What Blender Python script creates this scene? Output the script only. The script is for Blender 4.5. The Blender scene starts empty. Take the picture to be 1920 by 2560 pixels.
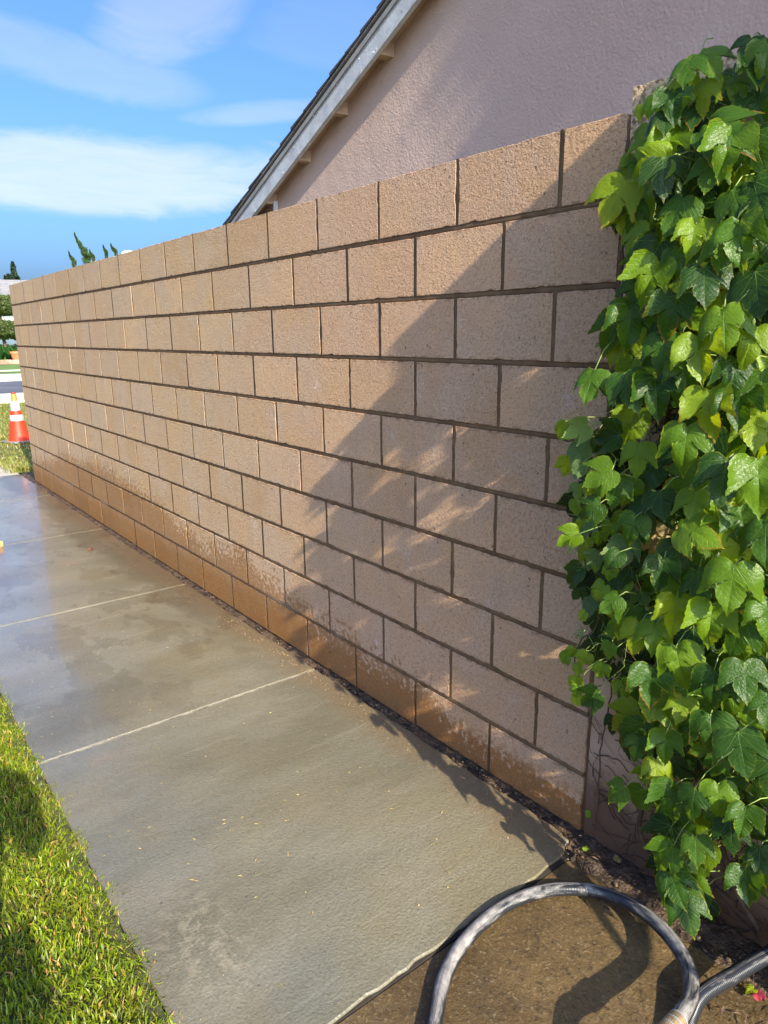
import bpy, bmesh, math, random
import numpy as np
from mathutils import Vector, Matrix, noise
PI = math.pi
rad = math.radians
SC = bpy.context.scene
COL = SC.collection
rng = random.Random(7)
nrg = np.random.default_rng(7)

# ------------------------------------------------------------------ camera
CAM = Vector((1.3506, -1.666, 1.5373))
FPX = 1771.0


def _rot(w):
    t = math.sqrt(sum(c * c for c in w))
    return Matrix.Rotation(t, 3, Vector(w) / t)


RM = _rot((0.2349, 0.9056, 0.1023)) @ Matrix(((1, 0, 0), (0, 0, -1), (0, 1, 0)))   # world -> camera (x right, y down, z forward)
cam_d = bpy.data.cameras.new('camera')
cam = bpy.data.objects.new('camera', cam_d)
COL.objects.link(cam)
rx, ry, rz = RM[0], RM[1], RM[2]
cam.matrix_world = Matrix(((rx[0], -ry[0], -rz[0], CAM[0]), (rx[1], -ry[1], -rz[1], CAM[1]), (rx[2], -ry[2], -rz[2], CAM[2]), (0, 0, 0, 1)))
cam_d.sensor_fit = 'HORIZONTAL'
cam_d.sensor_width = 36
cam_d.lens = 36 * FPX / 1920
cam_d.clip_start = 0.05
cam_d.clip_end = 2000
SC.camera = cam

# ------------------------------------------------------------------ sun and sky
SUN_AZ = rad(8.5)                 # angle between the sun's bearing and the wall
SUN_EL = math.atan(0.607 * math.cos(SUN_AZ))
SDIR = Vector((math.cos(SUN_AZ) * math.cos(SUN_EL), -math.sin(SUN_AZ) * math.cos(SUN_EL), math.sin(SUN_EL)))
sun_d = bpy.data.lights.new('sun', 'SUN')
sun_d.energy = 5.0
sun_d.angle = rad(0.55)
sun_d.color = (1.0, 0.90, 0.72)
sun = bpy.data.objects.new('sun', sun_d)
COL.objects.link(sun)
sun.location = SDIR * 30
sun.rotation_euler = SDIR.to_track_quat('Z', 'Y').to_euler()

world = bpy.data.worlds.new('World')
SC.world = world
world.use_nodes = True
SC.view_settings.view_transform = 'Standard'
SC.view_settings.look = 'None'
SC.view_settings.exposure = 1.02
SC.view_settings.gamma = 1
SC.view_settings.use_curve_mapping = False
SKY_STRENGTH = 0.15


# ------------------------------------------------------------------ node helper
class NT:
    def __init__(s, tree):
        s.t = tree
        tree.nodes.clear()

    def n(s, kind, props=None, **ins):
        nd = s.t.nodes.new(kind)
        for k, v in (props or {}).items():
            setattr(nd, k, v)
        for k, v in ins.items():
            key = int(k[1:]) if k[0] == '_' and k[1:].isdigit() else k.replace('_', ' ')
            s.set(nd, key, v)
        return nd

    def set(s, nd, key, v):
        sock = nd.inputs[key]
        if isinstance(v, bpy.types.NodeSocket):
            s.t.links.new(v, sock)
        elif isinstance(v, bpy.types.Node):
            s.t.links.new(v.outputs[0], sock)
        else:
            if isinstance(v, (tuple, list)) and len(v) == 3 and sock.type == 'RGBA':
                v = (*v, 1)
            sock.default_value = v

    def m(s, op, a, b=None, c=None, clamp=False):
        nd = s.t.nodes.new('ShaderNodeMath')
        nd.operation = op
        nd.use_clamp = clamp
        s.set(nd, 0, a)
        if b is not None:
            s.set(nd, 1, b)
        if c is not None:
            s.set(nd, 2, c)
        return nd.outputs[0]

    def mix(s, f, a, b, blend='MIX'):
        nd = s.t.nodes.new('ShaderNodeMix')
        nd.data_type = 'RGBA'
        nd.blend_type = blend
        s.set(nd, 0, f)
        s.set(nd, 6, a)
        s.set(nd, 7, b)
        return nd.outputs[2]

    def ramp(s, f, stops, interp='LINEAR'):
        nd = s.t.nodes.new('ShaderNodeValToRGB')
        cr = nd.color_ramp
        cr.interpolation = interp
        cr.elements.remove(cr.elements[-1])
        for i, (p, c) in enumerate(stops):
            if not isinstance(c, (tuple, list)):
                c = (c, c, c)
            e = cr.elements[0] if i == 0 else cr.elements.new(p)
            e.position = p
            e.color = (*c[:3], 1)
        s.set(nd, 0, f)
        return nd.outputs[0]

    def noise(s, vec, scale, detail=4, rough=0.55, dist=0.0, out=0):
        nd = s.n('ShaderNodeTexNoise', Scale=scale, Detail=detail, Roughness=rough, Distortion=dist)
        if vec is not None:
            s.set(nd, 'Vector', vec)
        return nd.outputs[out]

    def smooth(s, x, a, b):
        nd = s.t.nodes.new('ShaderNodeMapRange')
        nd.interpolation_type = 'SMOOTHSTEP'
        s.set(nd, 0, x)
        s.set(nd, 1, a)
        s.set(nd, 2, b)
        return nd.outputs[0]

    def vec(s, v, scale=(1, 1, 1), loc=(0, 0, 0), rot=(0, 0, 0)):
        nd = s.n('ShaderNodeMapping', Vector=v, Scale=scale, Location=loc, Rotation=rot)
        return nd.outputs[0]

    def bump(s, h, strength, dist, normal=None):
        nd = s.n('ShaderNodeBump', Height=h, Strength=strength, Distance=dist)
        if normal is not None:
            s.set(nd, 'Normal', normal)
        return nd.outputs[0]


def mat(name):
    m = bpy.data.materials.new(name)
    m.use_nodes = True
    t = NT(m.node_tree)
    out = t.n('ShaderNodeOutputMaterial')
    return m, t, out


def simple(name, col, rough=0.6, var=0.15, vscale=8.0, bump=0.0, bscale=60.0, metallic=0.0, spec=0.5, bdist=0.01):
    m, t, out = mat(name)
    pos = t.n('ShaderNodeNewGeometry').outputs['Position']
    nz = t.noise(pos, vscale, 5, 0.6)
    c2 = tuple(max(0, c * (1 - var * 1.6)) for c in col)
    c3 = tuple(min(1, c * (1 + var)) for c in col)
    c = t.mix(t.smooth(nz, 0.3, 0.7), c2, c3)
    b = t.n('ShaderNodeBsdfPrincipled', Base_Color=c, Roughness=rough, Metallic=metallic)
    t.set(b, 'Specular IOR Level', spec)
    if bump:
        t.set(b, 'Normal', t.bump(t.noise(pos, bscale, 4, 0.6), bump, bdist))
    t.set(out, 0, b)
    return m


# ------------------------------------------------------------------ sky with thin cirrus
def build_sky():
    t = NT(world.node_tree)
    out = t.n('ShaderNodeOutputWorld')
    sky = t.n('ShaderNodeTexSky', {'sky_type': 'NISHITA', 'sun_disc': False, 'sun_elevation': SUN_EL,
                                   'sun_rotation': math.atan2(SDIR.x, SDIR.y), 'altitude': 30.0,
                                   'air_density': 1.0, 'dust_density': 5.0, 'ozone_density': 3.0})
    tc = t.n('ShaderNodeTexCoord').outputs['Generated']
    sep = t.n('ShaderNodeSeparateXYZ', Vector=tc)
    el = sep.outputs[2]
    az = t.m('ARCTAN2', sep.outputs[1], t.m('MULTIPLY', sep.outputs[0], -1.0))   # 0 along the walk (-X), grows towards +Y
    # hues as the lens sees them: a clear, saturated blue
    col = t.mix(1.0, sky.outputs[0], (0.50, 0.73, 1.12), 'MULTIPLY')
    comb = t.n('ShaderNodeCombineXYZ', X=t.m('MULTIPLY', az, 2.2), Y=t.m('MULTIPLY', el, 7.5), Z=0.0)
    warp = t.n('ShaderNodeTexNoise', Vector=comb, Scale=1.6, Detail=3.0)
    wv = t.n('ShaderNodeVectorMath', {'operation': 'MULTIPLY_ADD'})
    t.set(wv, 0, warp.outputs['Color'])
    wv.inputs[1].default_value = (1.1, 0.7, 0)
    t.set(wv, 2, comb)
    wisps = t.noise(wv.outputs[0], 2.1, 9, 0.58)
    fine = t.noise(t.vec(wv.outputs[0], (1, 3.2, 1), rot=(0, 0, 0.12)), 3.0, 8, 0.62)

    def blob(a0, e0, ra, re, tilt=0.0):
        dx = t.m('DIVIDE', t.m('SUBTRACT', az, a0), ra)
        ee = t.m('SUBTRACT', el, t.m('ADD', t.m('MULTIPLY', t.m('SUBTRACT', az, a0), tilt), e0))
        dy = t.m('DIVIDE', ee, re)
        r = t.m('ADD', t.m('MULTIPLY', dx, dx), t.m('MULTIPLY', dy, dy))
        r = t.m('ADD', r, t.m('MULTIPLY', t.m('SUBTRACT', wisps, 0.5), 2.6))
        return t.m('SUBTRACT', 1.0, t.smooth(r, 0.25, 1.25))
    # directions (azimuth, sine of elevation) of the clouds in view
    parts = []
    for (px, py, wx, wy, tilt, k) in CLOUDS:
        d = RM.transposed() @ Vector(((px - 960) / FPX, (py - 1280) / FPX, 1))
        d.normalize()
        parts.append(t.m('MULTIPLY', blob(math.atan2(d.y, -d.x), d.z, wx, wy, tilt), k))
    tot = parts[0]
    for p in parts[1:]:
        tot = t.m('MAXIMUM', tot, p)
    tot = t.m('MULTIPLY', tot, t.m('ADD', 0.62, t.m('MULTIPLY', fine, 0.76)), clamp=True)
    # unseen cloud added outside the view to raise the ambient light
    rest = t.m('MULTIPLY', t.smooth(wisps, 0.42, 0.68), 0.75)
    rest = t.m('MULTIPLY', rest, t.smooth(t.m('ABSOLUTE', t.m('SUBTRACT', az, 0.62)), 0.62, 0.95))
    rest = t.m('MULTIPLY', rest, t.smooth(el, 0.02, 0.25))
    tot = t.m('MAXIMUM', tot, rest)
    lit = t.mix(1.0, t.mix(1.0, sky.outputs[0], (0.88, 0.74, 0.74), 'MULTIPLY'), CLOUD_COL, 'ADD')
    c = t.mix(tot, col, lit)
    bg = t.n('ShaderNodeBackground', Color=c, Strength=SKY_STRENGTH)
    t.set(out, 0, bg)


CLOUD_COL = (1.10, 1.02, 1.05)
CLOUDS = [  # px, py, half width (rad), half height (sin el), tilt, density
    (250, 432, 0.32, 0.046, 0.02, 0.72),
    (560, 450, 0.18, 0.030, 0.04, 0.52),
    (640, 285, 0.10, 0.014, 0.10, 0.34),
    (430, 30, 0.10, 0.045, 0.25, 0.42),
    (150, 150, 0.16, 0.030, -0.15, 0.30),
    (820, 90, 0.10, 0.040, 0.0, 0.12),
]
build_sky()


# ------------------------------------------------------------------ object helpers
def link(o, parent=None):
    COL.objects.link(o)
    if parent is not None:
        o.parent = parent
    return o


def empty(name, loc=(0, 0, 0), rotz=0.0):
    o = bpy.data.objects.new(name, None)
    o.location = loc
    o.rotation_euler = (0, 0, rotz)
    o.empty_display_size = 0.2
    return link(o)


def tag(o, label=None, cat=None, group=None, kind=None):
    if label:
        o['label'] = label
    if cat:
        o['category'] = cat
    if group:
        o['group'] = group
    if kind:
        o['kind'] = kind
    return o


def mesh_obj(name, me, m=None, parent=None):
    if m is not None and not me.materials:
        me.materials.append(m)
    return link(bpy.data.objects.new(name, me), parent)


def mesh_np(name, V, F, smooth=False):
    me = bpy.data.meshes.new(name)
    me.from_pydata([tuple(v) for v in V] if not isinstance(V, np.ndarray) else V.tolist(), [], [tuple(f) for f in F] if not isinstance(F, np.ndarray) else F.tolist())
    if smooth:
        me.shade_smooth()
    me.update()
    return me


def bm_obj(name, bm, m, parent=None, smooth=False):
    bmesh.ops.recalc_face_normals(bm, faces=bm.faces)
    me = bpy.data.meshes.new(name)
    bm.to_mesh(me)
    bm.free()
    if smooth:
        me.shade_smooth()
    return mesh_obj(name, me, m, parent)


def add_box(bm, x0, x1, y0, y1, z0, z1, bevel=0.0, M=None):
    r = bmesh.ops.create_cube(bm, size=1)
    vs = r['verts']
    bmesh.ops.scale(bm, vec=(x1 - x0, y1 - y0, z1 - z0), verts=vs)
    bmesh.ops.translate(bm, vec=((x0 + x1) / 2, (y0 + y1) / 2, (z0 + z1) / 2), verts=vs)
    if bevel:
        es = list({e for v in vs for e in v.link_edges})
        rb = bmesh.ops.bevel(bm, geom=es, offset=bevel, segments=1, affect='EDGES')
        vs = list({v for f in rb['faces'] for v in f.verts} | {v for v in vs if v.is_valid})
    if M is not None:
        bmesh.ops.transform(bm, matrix=M, verts=vs)
    return vs


def box_obj(name, x0, x1, y0, y1, z0, z1, m, parent=None, bevel=0.0):
    bm = bmesh.new()
    add_box(bm, x0, x1, y0, y1, z0, z1, bevel)
    return bm_obj(name, bm, m, parent)


def tube(pts, radii, seg=8, caps=True, base=0):
    """sweep; returns verts, quads, uv per vert (v = length along in metres)"""
    P = [Vector(p) for p in pts]
    n = len(P)
    T = [(P[min(i + 1, n - 1)] - P[max(i - 1, 0)]).normalized() for i in range(n)]
    up = Vector((0, 0, 1)) if abs(T[0].z) < 0.9 else Vector((1, 0, 0))
    N = (up - T[0] * up.dot(T[0])).normalized()
    V, F, UV = [], [], []
    L = 0
    for i in range(n):
        if i:
            N = (N - T[i] * N.dot(T[i])).normalized()
            L += (P[i] - P[i - 1]).length
        Bn = T[i].cross(N)
        r = radii[i] if isinstance(radii, (list, tuple)) else radii
        for j in range(seg):
            a = 2 * PI * j / seg
            V.append(P[i] + (N * math.cos(a) + Bn * math.sin(a)) * r)
            UV.append((j / seg, L))
    for i in range(n - 1):
        for j in range(seg):
            a, b = i * seg + j, i * seg + (j + 1) % seg
            F.append((base + a, base + b, base + b + seg, base + a + seg))
    if caps:
        F.append(tuple(base + j for j in reversed(range(seg))))
        F.append(tuple(base + (n - 1) * seg + j for j in range(seg)))
    return V, F, UV


def catmull(pts, sub=8):
    P = [Vector(p) for p in pts]
    P = [P[0] * 2 - P[1]] + P + [P[-1] * 2 - P[-2]]
    out = []
    for i in range(1, len(P) - 2):
        for k in range(sub):
            t = k / sub
            a, b, c, d = P[i - 1], P[i], P[i + 1], P[i + 2]
            out.append(0.5 * ((2 * b) + (c - a) * t + (2 * a - 5 * b + 4 * c - d) * t * t + (3 * b - a - 3 * c + d) * t ** 3))
    out.append(P[-2])
    return out


def ray(px, py):
    d = RM.transposed() @ Vector(((px - 960) / FPX, (py - 1280) / FPX, 1))
    return d.normalized()


def on_wall(px, py, Y=0.0):
    d = ray(px, py)
    return CAM + d * ((Y - CAM.y) / d.y)


def on_ground(px, py, z=0.0):
    d = ray(px, py)
    return CAM + d * ((z - CAM.z) / d.z)


# ------------------------------------------------------------------ materials
def wet_height(t, pos):
    """height up to which the foot of the wall is soaked, as a function of the distance along it"""
    sep = t.n('ShaderNodeSeparateXYZ', Vector=pos)
    x = sep.outputs[0]
    mr = t.n('ShaderNodeMapRange', Value=x)
    mr.inputs[1].default_value = -8.0
    mr.inputs[2].default_value = 1.0
    f = mr.outputs[0]

    def st(xx, h):
        return ((xx + 8) / 9, h)
    r = t.ramp(f, [st(-7.2, 0.20), st(-6.3, 0.32), st(-5.6, 0.48), st(-4.6, 0.52), st(-3.6, 0.46), st(-2.6, 0.30), st(-2.1, 0.38), st(-1.7, 0.28),
                   st(-1.2, 0.215), st(-0.75, 0.20), st(-0.55, 0.19), st(-0.38, 0.12), st(-0.1, 0.16), st(0.2, 0.12)])
    sep2 = t.n('ShaderNodeSeparateColor', Color=r)
    return sep, sep2.outputs[0]


def block_mat(mortar=False):
    m, t, out = mat('mortar_joint' if mortar else 'concrete_block')
    g = t.n('ShaderNodeNewGeometry')
    pos = g.outputs['Position']
    sep, hw = wet_height(t, pos)
    z = sep.outputs[2]
    rnd = t.n('ShaderNodeObjectInfo').outputs['Random']
    big = t.noise(pos, 1.6, 4, 0.6)
    mid = t.noise(pos, 14, 5, 0.65)
    fine = t.noise(pos, 150, 3, 0.7)
    grit = t.noise(pos, 420, 2, 0.6)
    if mortar:
        c = t.mix(t.smooth(mid, 0.3, 0.7), (0.130, 0.075, 0.036), (0.210, 0.130, 0.068))
        pale = t.m('MULTIPLY', t.smooth(big, 0.5, 0.7), t.smooth(z, 0.45, 0.2))
        c = t.mix(pale, c, (0.34, 0.27, 0.20))
    else:
        base = t.ramp(rnd, [(0.0, (0.500, 0.320, 0.165)), (0.25, (0.570, 0.372, 0.195)), (0.5, (0.610, 0.398, 0.205)), (0.75, (0.560, 0.370, 0.215)), (0.9, (0.650, 0.432, 0.235)), (1.0, (0.590, 0.418, 0.265))])
        c = t.mix(t.smooth(t.noise(pos, 3.2, 5, 0.65), 0.38, 0.66), base, (0.560, 0.400, 0.255))
        c = t.mix(t.m('MULTIPLY', t.smooth(mid, 0.45, 0.75), 0.25), c, (0.37, 0.26, 0.16))
        # vertical run marks from the block mould
        st = t.noise(t.vec(pos, (28, 28, 1.2)), 1.0, 3, 0.6)
        c = t.mix(t.m('MULTIPLY', t.smooth(st, 0.55, 0.75), 0.16), c, (0.64, 0.49, 0.36))
        # sand grains: light and dark
        c = t.mix(t.m('MULTIPLY', t.smooth(fine, 0.56, 0.70), 0.42), c, (0.72, 0.53, 0.34))
        c = t.mix(t.m('MULTIPLY', t.smooth(fine, 0.46, 0.34), 0.68), c, (0.20, 0.12, 0.065))
        grn = t.noise(pos, 82, 3, 0.75)
        c = t.mix(t.m('MULTIPLY', t.smooth(grn, 0.47, 0.33), 0.40), c, (0.26, 0.16, 0.09))
        c = t.mix(t.m('MULTIPLY', t.smooth(grn, 0.55, 0.68), 0.35), c, (0.78, 0.58, 0.37))
        c = t.mix(t.m('MULTIPLY', t.smooth(grit, 0.42, 0.30), 0.50), c, (0.16, 0.11, 0.07))
        # white lime bloom in patches
        bl = t.m('MULTIPLY', t.smooth(t.noise(pos, 6.5, 4, 0.7), 0.60, 0.76), t.smooth(t.noise(pos, 60, 3, 0.7), 0.42, 0.62))
        c = t.mix(t.m('MULTIPLY', bl, 0.85), c, (0.74, 0.65, 0.55))
        ob = t.n('ShaderNodeTexCoord').outputs['Object']
        oz = t.n('ShaderNodeSeparateXYZ', Vector=ob).outputs[2]
        ed = t.m('MAXIMUM', t.smooth(oz, 0.176, 0.191), t.smooth(oz, 0.012, 0.0))
        sm = t.m('MULTIPLY', ed, t.smooth(t.noise(t.vec(pos, (1, 1, 1.5)), 26, 4, 0.7), 0.48, 0.60))
        c = t.mix(t.m('MULTIPLY', sm, 0.75), c, (0.22, 0.125, 0.062))
        pit = t.n('ShaderNodeTexVoronoi', Vector=pos, Scale=26.0)
        pm = t.m('MULTIPLY', t.smooth(pit.outputs[0], 0.16, 0.09), t.m('GREATER_THAN', t.noise(pos, 7.3, 2), 0.56))
        c = t.mix(t.m('MULTIPLY', pm, 0.7), c, (0.15, 0.09, 0.05))
        # pinker, lighter tone of the shaded near end, painted into the block colour
        c = t.mix(t.m('MULTIPLY', t.smooth(sep.outputs[0], -2.4, -0.6), 0.8), c, t.mix(1.0, c, (1.08, 0.99, 1.04), 'MULTIPLY'))
    # soaked foot: darker and browner, broken into splashes at the top
    edge = t.m('ADD', hw, t.m('MULTIPLY', t.m('SUBTRACT', t.noise(pos, 5, 5, 0.6), 0.5), 0.22))
    d = t.m('SUBTRACT', edge, z)
    sp = t.noise(pos, 42, 3, 0.55)
    splash_far = t.m('ADD', t.m('MULTIPLY', t.m('SUBTRACT', sp, 0.5), 0.62), d)
    wet = t.smooth(splash_far, -0.035, 0.045)
    foot = t.smooth(t.m('ADD', z, t.m('MULTIPLY', t.noise(pos, 7, 3), 0.10)), 0.235, 0.165)
    wet = t.m('MULTIPLY', wet, t.m('ADD', 0.82, t.m('MULTIPLY', foot, 0.18)))
    near = t.smooth(sep.outputs[0], -0.62, -0.30)
    dry = t.m('MULTIPLY', near, t.smooth(t.m('ADD', z, t.m('MULTIPLY', t.noise(pos, 22, 4), 0.12)), 0.15, 0.23))
    wet = t.m('MULTIPLY', wet, t.m('SUBTRACT', 1.0, dry))
    if mortar:
        wet = t.m('MULTIPLY', wet, 0.35)
    c = t.mix(wet, c, t.mix(1.0, c, (0.60, 0.435, 0.235), 'MULTIPLY'))
    rough = t.m('SUBTRACT', 0.92, t.m('MULTIPLY', wet, 0.38))
    b = t.n('ShaderNodeBsdfPrincipled', Base_Color=c, Roughness=rough)
    t.set(b, 'Specular IOR Level', 0.3)
    h = t.m('ADD', t.m('MULTIPLY', fine, 1.0), t.m('MULTIPLY', mid, 1.2))
    h = t.m('ADD', h, t.m('MULTIPLY', grit, 0.35))
    h = t.m('ADD', h, t.m('MULTIPLY', t.noise(pos, 70, 2, 0.5), 0.6))
    t.set(b, 'Normal', t.bump(h, 1.0 if not mortar else 0.45, 0.0058 if not mortar else 0.003))
    t.set(out, 0, b)
    return m


def stucco_mat():
    m, t, out = mat('painted_stucco')
    pos = t.n('ShaderNodeNewGeometry').outputs['Position']
    c = t.mix(t.smooth(t.noise(pos, 1.1, 4), 0.3, 0.7), (0.530, 0.385, 0.300), (0.580, 0.430, 0.345))
    c = t.mix(t.m('MULTIPLY', t.smooth(t.noise(pos, 60, 3), 0.6, 0.75), 0.25), c, (0.40, 0.31, 0.27))
    b = t.n('ShaderNodeBsdfPrincipled', Base_Color=c, Roughness=0.85)
    t.set(b, 'Specular IOR Level', 0.3)
    h = t.m('ADD', t.noise(pos, 75, 4, 0.6), t.m('MULTIPLY', t.noise(pos, 190, 2, 0.5), 0.45))
    vr = t.n('ShaderNodeTexVoronoi', {'feature': 'SMOOTH_F1'}, Vector=pos, Scale=60.0)
    h = t.m('ADD', h, t.m('MULTIPLY', vr.outputs[0], 0.8))
    h = t.m('ADD', h, t.m('MULTIPLY', t.noise(pos, 4, 2), 3.0))
    t.set(b, 'Normal', t.bump(h, 0.6, 0.0055))
    t.set(out, 0, b)
    return m


def wet_concrete():
    m, t, out = mat('wet_concrete')
    pos = t.n('ShaderNodeNewGeometry').outputs['Position']
    sep = t.n('ShaderNodeSeparateXYZ', Vector=pos)
    x, y = sep.outputs[0], sep.outputs[1]
    stretch = t.vec(pos, (1.9, 1.0, 1.0), rot=(0, 0, 0.10))
    n1 = t.noise(stretch, 0.9, 5, 0.6)
    n2 = t.noise(pos, 6, 5, 0.65)
    c = t.mix(t.smooth(n1, 0.32, 0.68), (0.130, 0.117, 0.075), (0.200, 0.185, 0.132))
    c = t.mix(t.m('MULTIPLY', t.smooth(t.noise(pos, 1.3, 4, 0.6), 0.42, 0.7), 0.6), c, (0.175, 0.140, 0.068))
    c = t.mix(t.m('MULTIPLY', t.smooth(n2, 0.55, 0.75), 0.3), c, (0.125, 0.095, 0.05))
    sw = t.noise(t.vec(pos, (16, 1.2, 1), rot=(0, 0, 0.22)), 1.0, 3, 0.6)
    c = t.mix(t.m('MULTIPLY', t.smooth(sw, 0.58, 0.75), 0.22), c, (0.27, 0.255, 0.20))
    # pale mineral patch by the lawn
    dx = t.m('SUBTRACT', x, -0.14)
    dy = t.m('SUBTRACT', y, -1.12)
    rr = t.m('SQRT', t.m('ADD', t.m('MULTIPLY', t.m('MULTIPLY', dx, dx), 0.35), t.m('MULTIPLY', dy, dy)))
    pt = t.m('MULTIPLY', t.smooth(rr, 0.16, 0.04), t.smooth(t.noise(pos, 26, 4, 0.7), 0.46, 0.60))
    c = t.mix(t.m('MULTIPLY', pt, 0.40), c, (0.33, 0.285, 0.20))
    # silt washed from the foot of the wall
    wob = t.m('ADD', y, t.m('MULTIPLY', t.m('SUBTRACT', t.noise(pos, 3.5, 5, 0.65), 0.5), 0.32))
    silt = t.m('MULTIPLY', t.smooth(wob, -0.24, -0.10), 0.62)
    c = t.mix(silt, c, (0.165, 0.112, 0.058))
    rust = t.m('MULTIPLY', t.smooth(t.noise(pos, 2.3, 4, 0.6), 0.60, 0.75), 0.35)
    c = t.mix(rust, c, (0.27, 0.165, 0.075))
    # puddled, darker water close to the wall
    pud = t.m('MULTIPLY', t.smooth(t.m('ADD', y, t.m('MULTIPLY', t.m('SUBTRACT', t.noise(pos, 2.6, 5, 0.7), 0.5), 0.55)), -0.34, -0.26), t.smooth(x, -1.5, -2.6))
    c = t.mix(t.m('MULTIPLY', pud, 0.6), c, t.mix(1.0, c, (0.50, 0.46, 0.42), 'MULTIPLY'))
    dp = t.m('MULTIPLY', t.smooth(t.noise(t.vec(pos, (1.0, 1.6, 1.0)), 1.7, 7, 0.62), 0.520, 0.545), t.smooth(x, -0.9, -2.0))
    c = t.mix(t.m('MULTIPLY', dp, 0.55), c, t.mix(1.0, c, (0.66, 0.63, 0.58), 'MULTIPLY'))
    mt = t.noise(t.vec(pos, (1.0, 2.2, 1.0), rot=(0, 0, 0.25)), 44, 4, 0.75)
    c = t.mix(t.m('MULTIPLY', t.smooth(mt, 0.48, 0.34), 0.45), c, t.mix(1.0, c, (0.62, 0.60, 0.56), 'MULTIPLY'))
    c = t.mix(t.m('MULTIPLY', t.smooth(mt, 0.54, 0.68), 0.40), c, t.mix(1.0, c, (1.35, 1.35, 1.38), 'MULTIPLY'))
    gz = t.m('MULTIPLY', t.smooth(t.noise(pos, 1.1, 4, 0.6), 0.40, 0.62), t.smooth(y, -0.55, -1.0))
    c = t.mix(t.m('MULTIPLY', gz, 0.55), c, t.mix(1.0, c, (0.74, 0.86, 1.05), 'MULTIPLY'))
    pits = t.noise(pos, 130, 2, 0.6)
    c = t.mix(t.m('MULTIPLY', t.smooth(pits, 0.36, 0.26), 0.65), c, (0.05, 0.045, 0.035))
    vo = t.n('ShaderNodeTexVoronoi', Vector=pos, Scale=9.0)
    spot = t.m('MULTIPLY', t.smooth(vo.outputs[0], 0.05, 0.02), 0.7)
    c = t.mix(spot, c, (0.06, 0.05, 0.04))
    # drier towards the camera and the wall, a film of water towards the lawn and the far end
    film = t.m('ADD', t.m('MULTIPLY', t.smooth(x, 0.3, -3.0), 0.55), t.m('MULTIPLY', t.smooth(y, -0.5, -1.1), 0.35))
    film = t.m('ADD', film, t.m('MULTIPLY', t.m('SUBTRACT', n1, 0.5), 0.5), clamp=True)
    rough = t.m('SUBTRACT', 0.50, t.m('MULTIPLY', film, 0.42))
    b = t.n('ShaderNodeBsdfPrincipled', Base_Color=c, Roughness=rough)
    t.set(b, 'Specular IOR Level', 0.5)
    t.set(b, 'Coat Weight', t.m('MULTIPLY', film, 0.9))
    t.set(b, 'Coat Roughness', t.m('SUBTRACT', 0.17, t.m('MULTIPLY', film, 0.12)))
    t.set(b, 'Coat IOR', 1.45)
    h = t.m('ADD', t.noise(pos, 110, 3, 0.65), t.m('MULTIPLY', n2, 0.8))
    h2 = t.m('ADD', h, t.m('MULTIPLY', t.noise(stretch, 14, 3), 0.6))
    nb = t.bump(h2, t.m('SUBTRACT', 0.85, t.m('MULTIPLY', film, 0.35)), 0.0045)
    t.set(b, 'Normal', nb)
    t.set(b, 'Coat Normal', t.bump(t.m('ADD', t.noise(stretch, 5, 2), t.m('MULTIPLY', h, 0.12)), 0.16, 0.004))
    t.set(out, 0, b)
    return m


def brown_concrete():
    m, t, out = mat('brown_wet_concrete')
    pos = t.n('ShaderNodeNewGeometry').outputs['Position']
    c = t.mix(t.smooth(t.noise(pos, 2.4, 5, 0.6), 0.35, 0.65), (0.075, 0.047, 0.017), (0.145, 0.095, 0.038))
    c = t.mix(t.m('MULTIPLY', t.smooth(t.noise(pos, 26, 5, 0.7), 0.5, 0.7), 0.6), c, (0.09, 0.065, 0.035))
    c = t.mix(t.m('MULTIPLY', t.smooth(t.noise(pos, 90, 3, 0.7), 0.56, 0.68), 0.6), c, (0.24, 0.18, 0.10))
    c = t.mix(t.m('MULTIPLY', t.smooth(t.noise(pos, 200, 2, 0.6), 0.40, 0.30), 0.6), c, (0.03, 0.022, 0.014))
    b = t.n('ShaderNodeBsdfPrincipled', Base_Color=c, Roughness=t.m('ADD', 0.30, t.m('MULTIPLY', t.noise(pos, 9, 3), 0.35)))
    c = t.mix(t.m('MULTIPLY', t.smooth(t.noise(pos, 60, 4, 0.8), 0.48, 0.36), 0.75), c, (0.035, 0.024, 0.012))
    t.set(b, 'Base Color', c)
    h = t.m('ADD', t.noise(pos, 90, 4, 0.75), t.m('MULTIPLY', t.noise(pos, 20, 3), 0.8))
    t.set(b, 'Normal', t.bump(h, 0.9, 0.005))
    t.set(out, 0, b)
    return m


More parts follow.
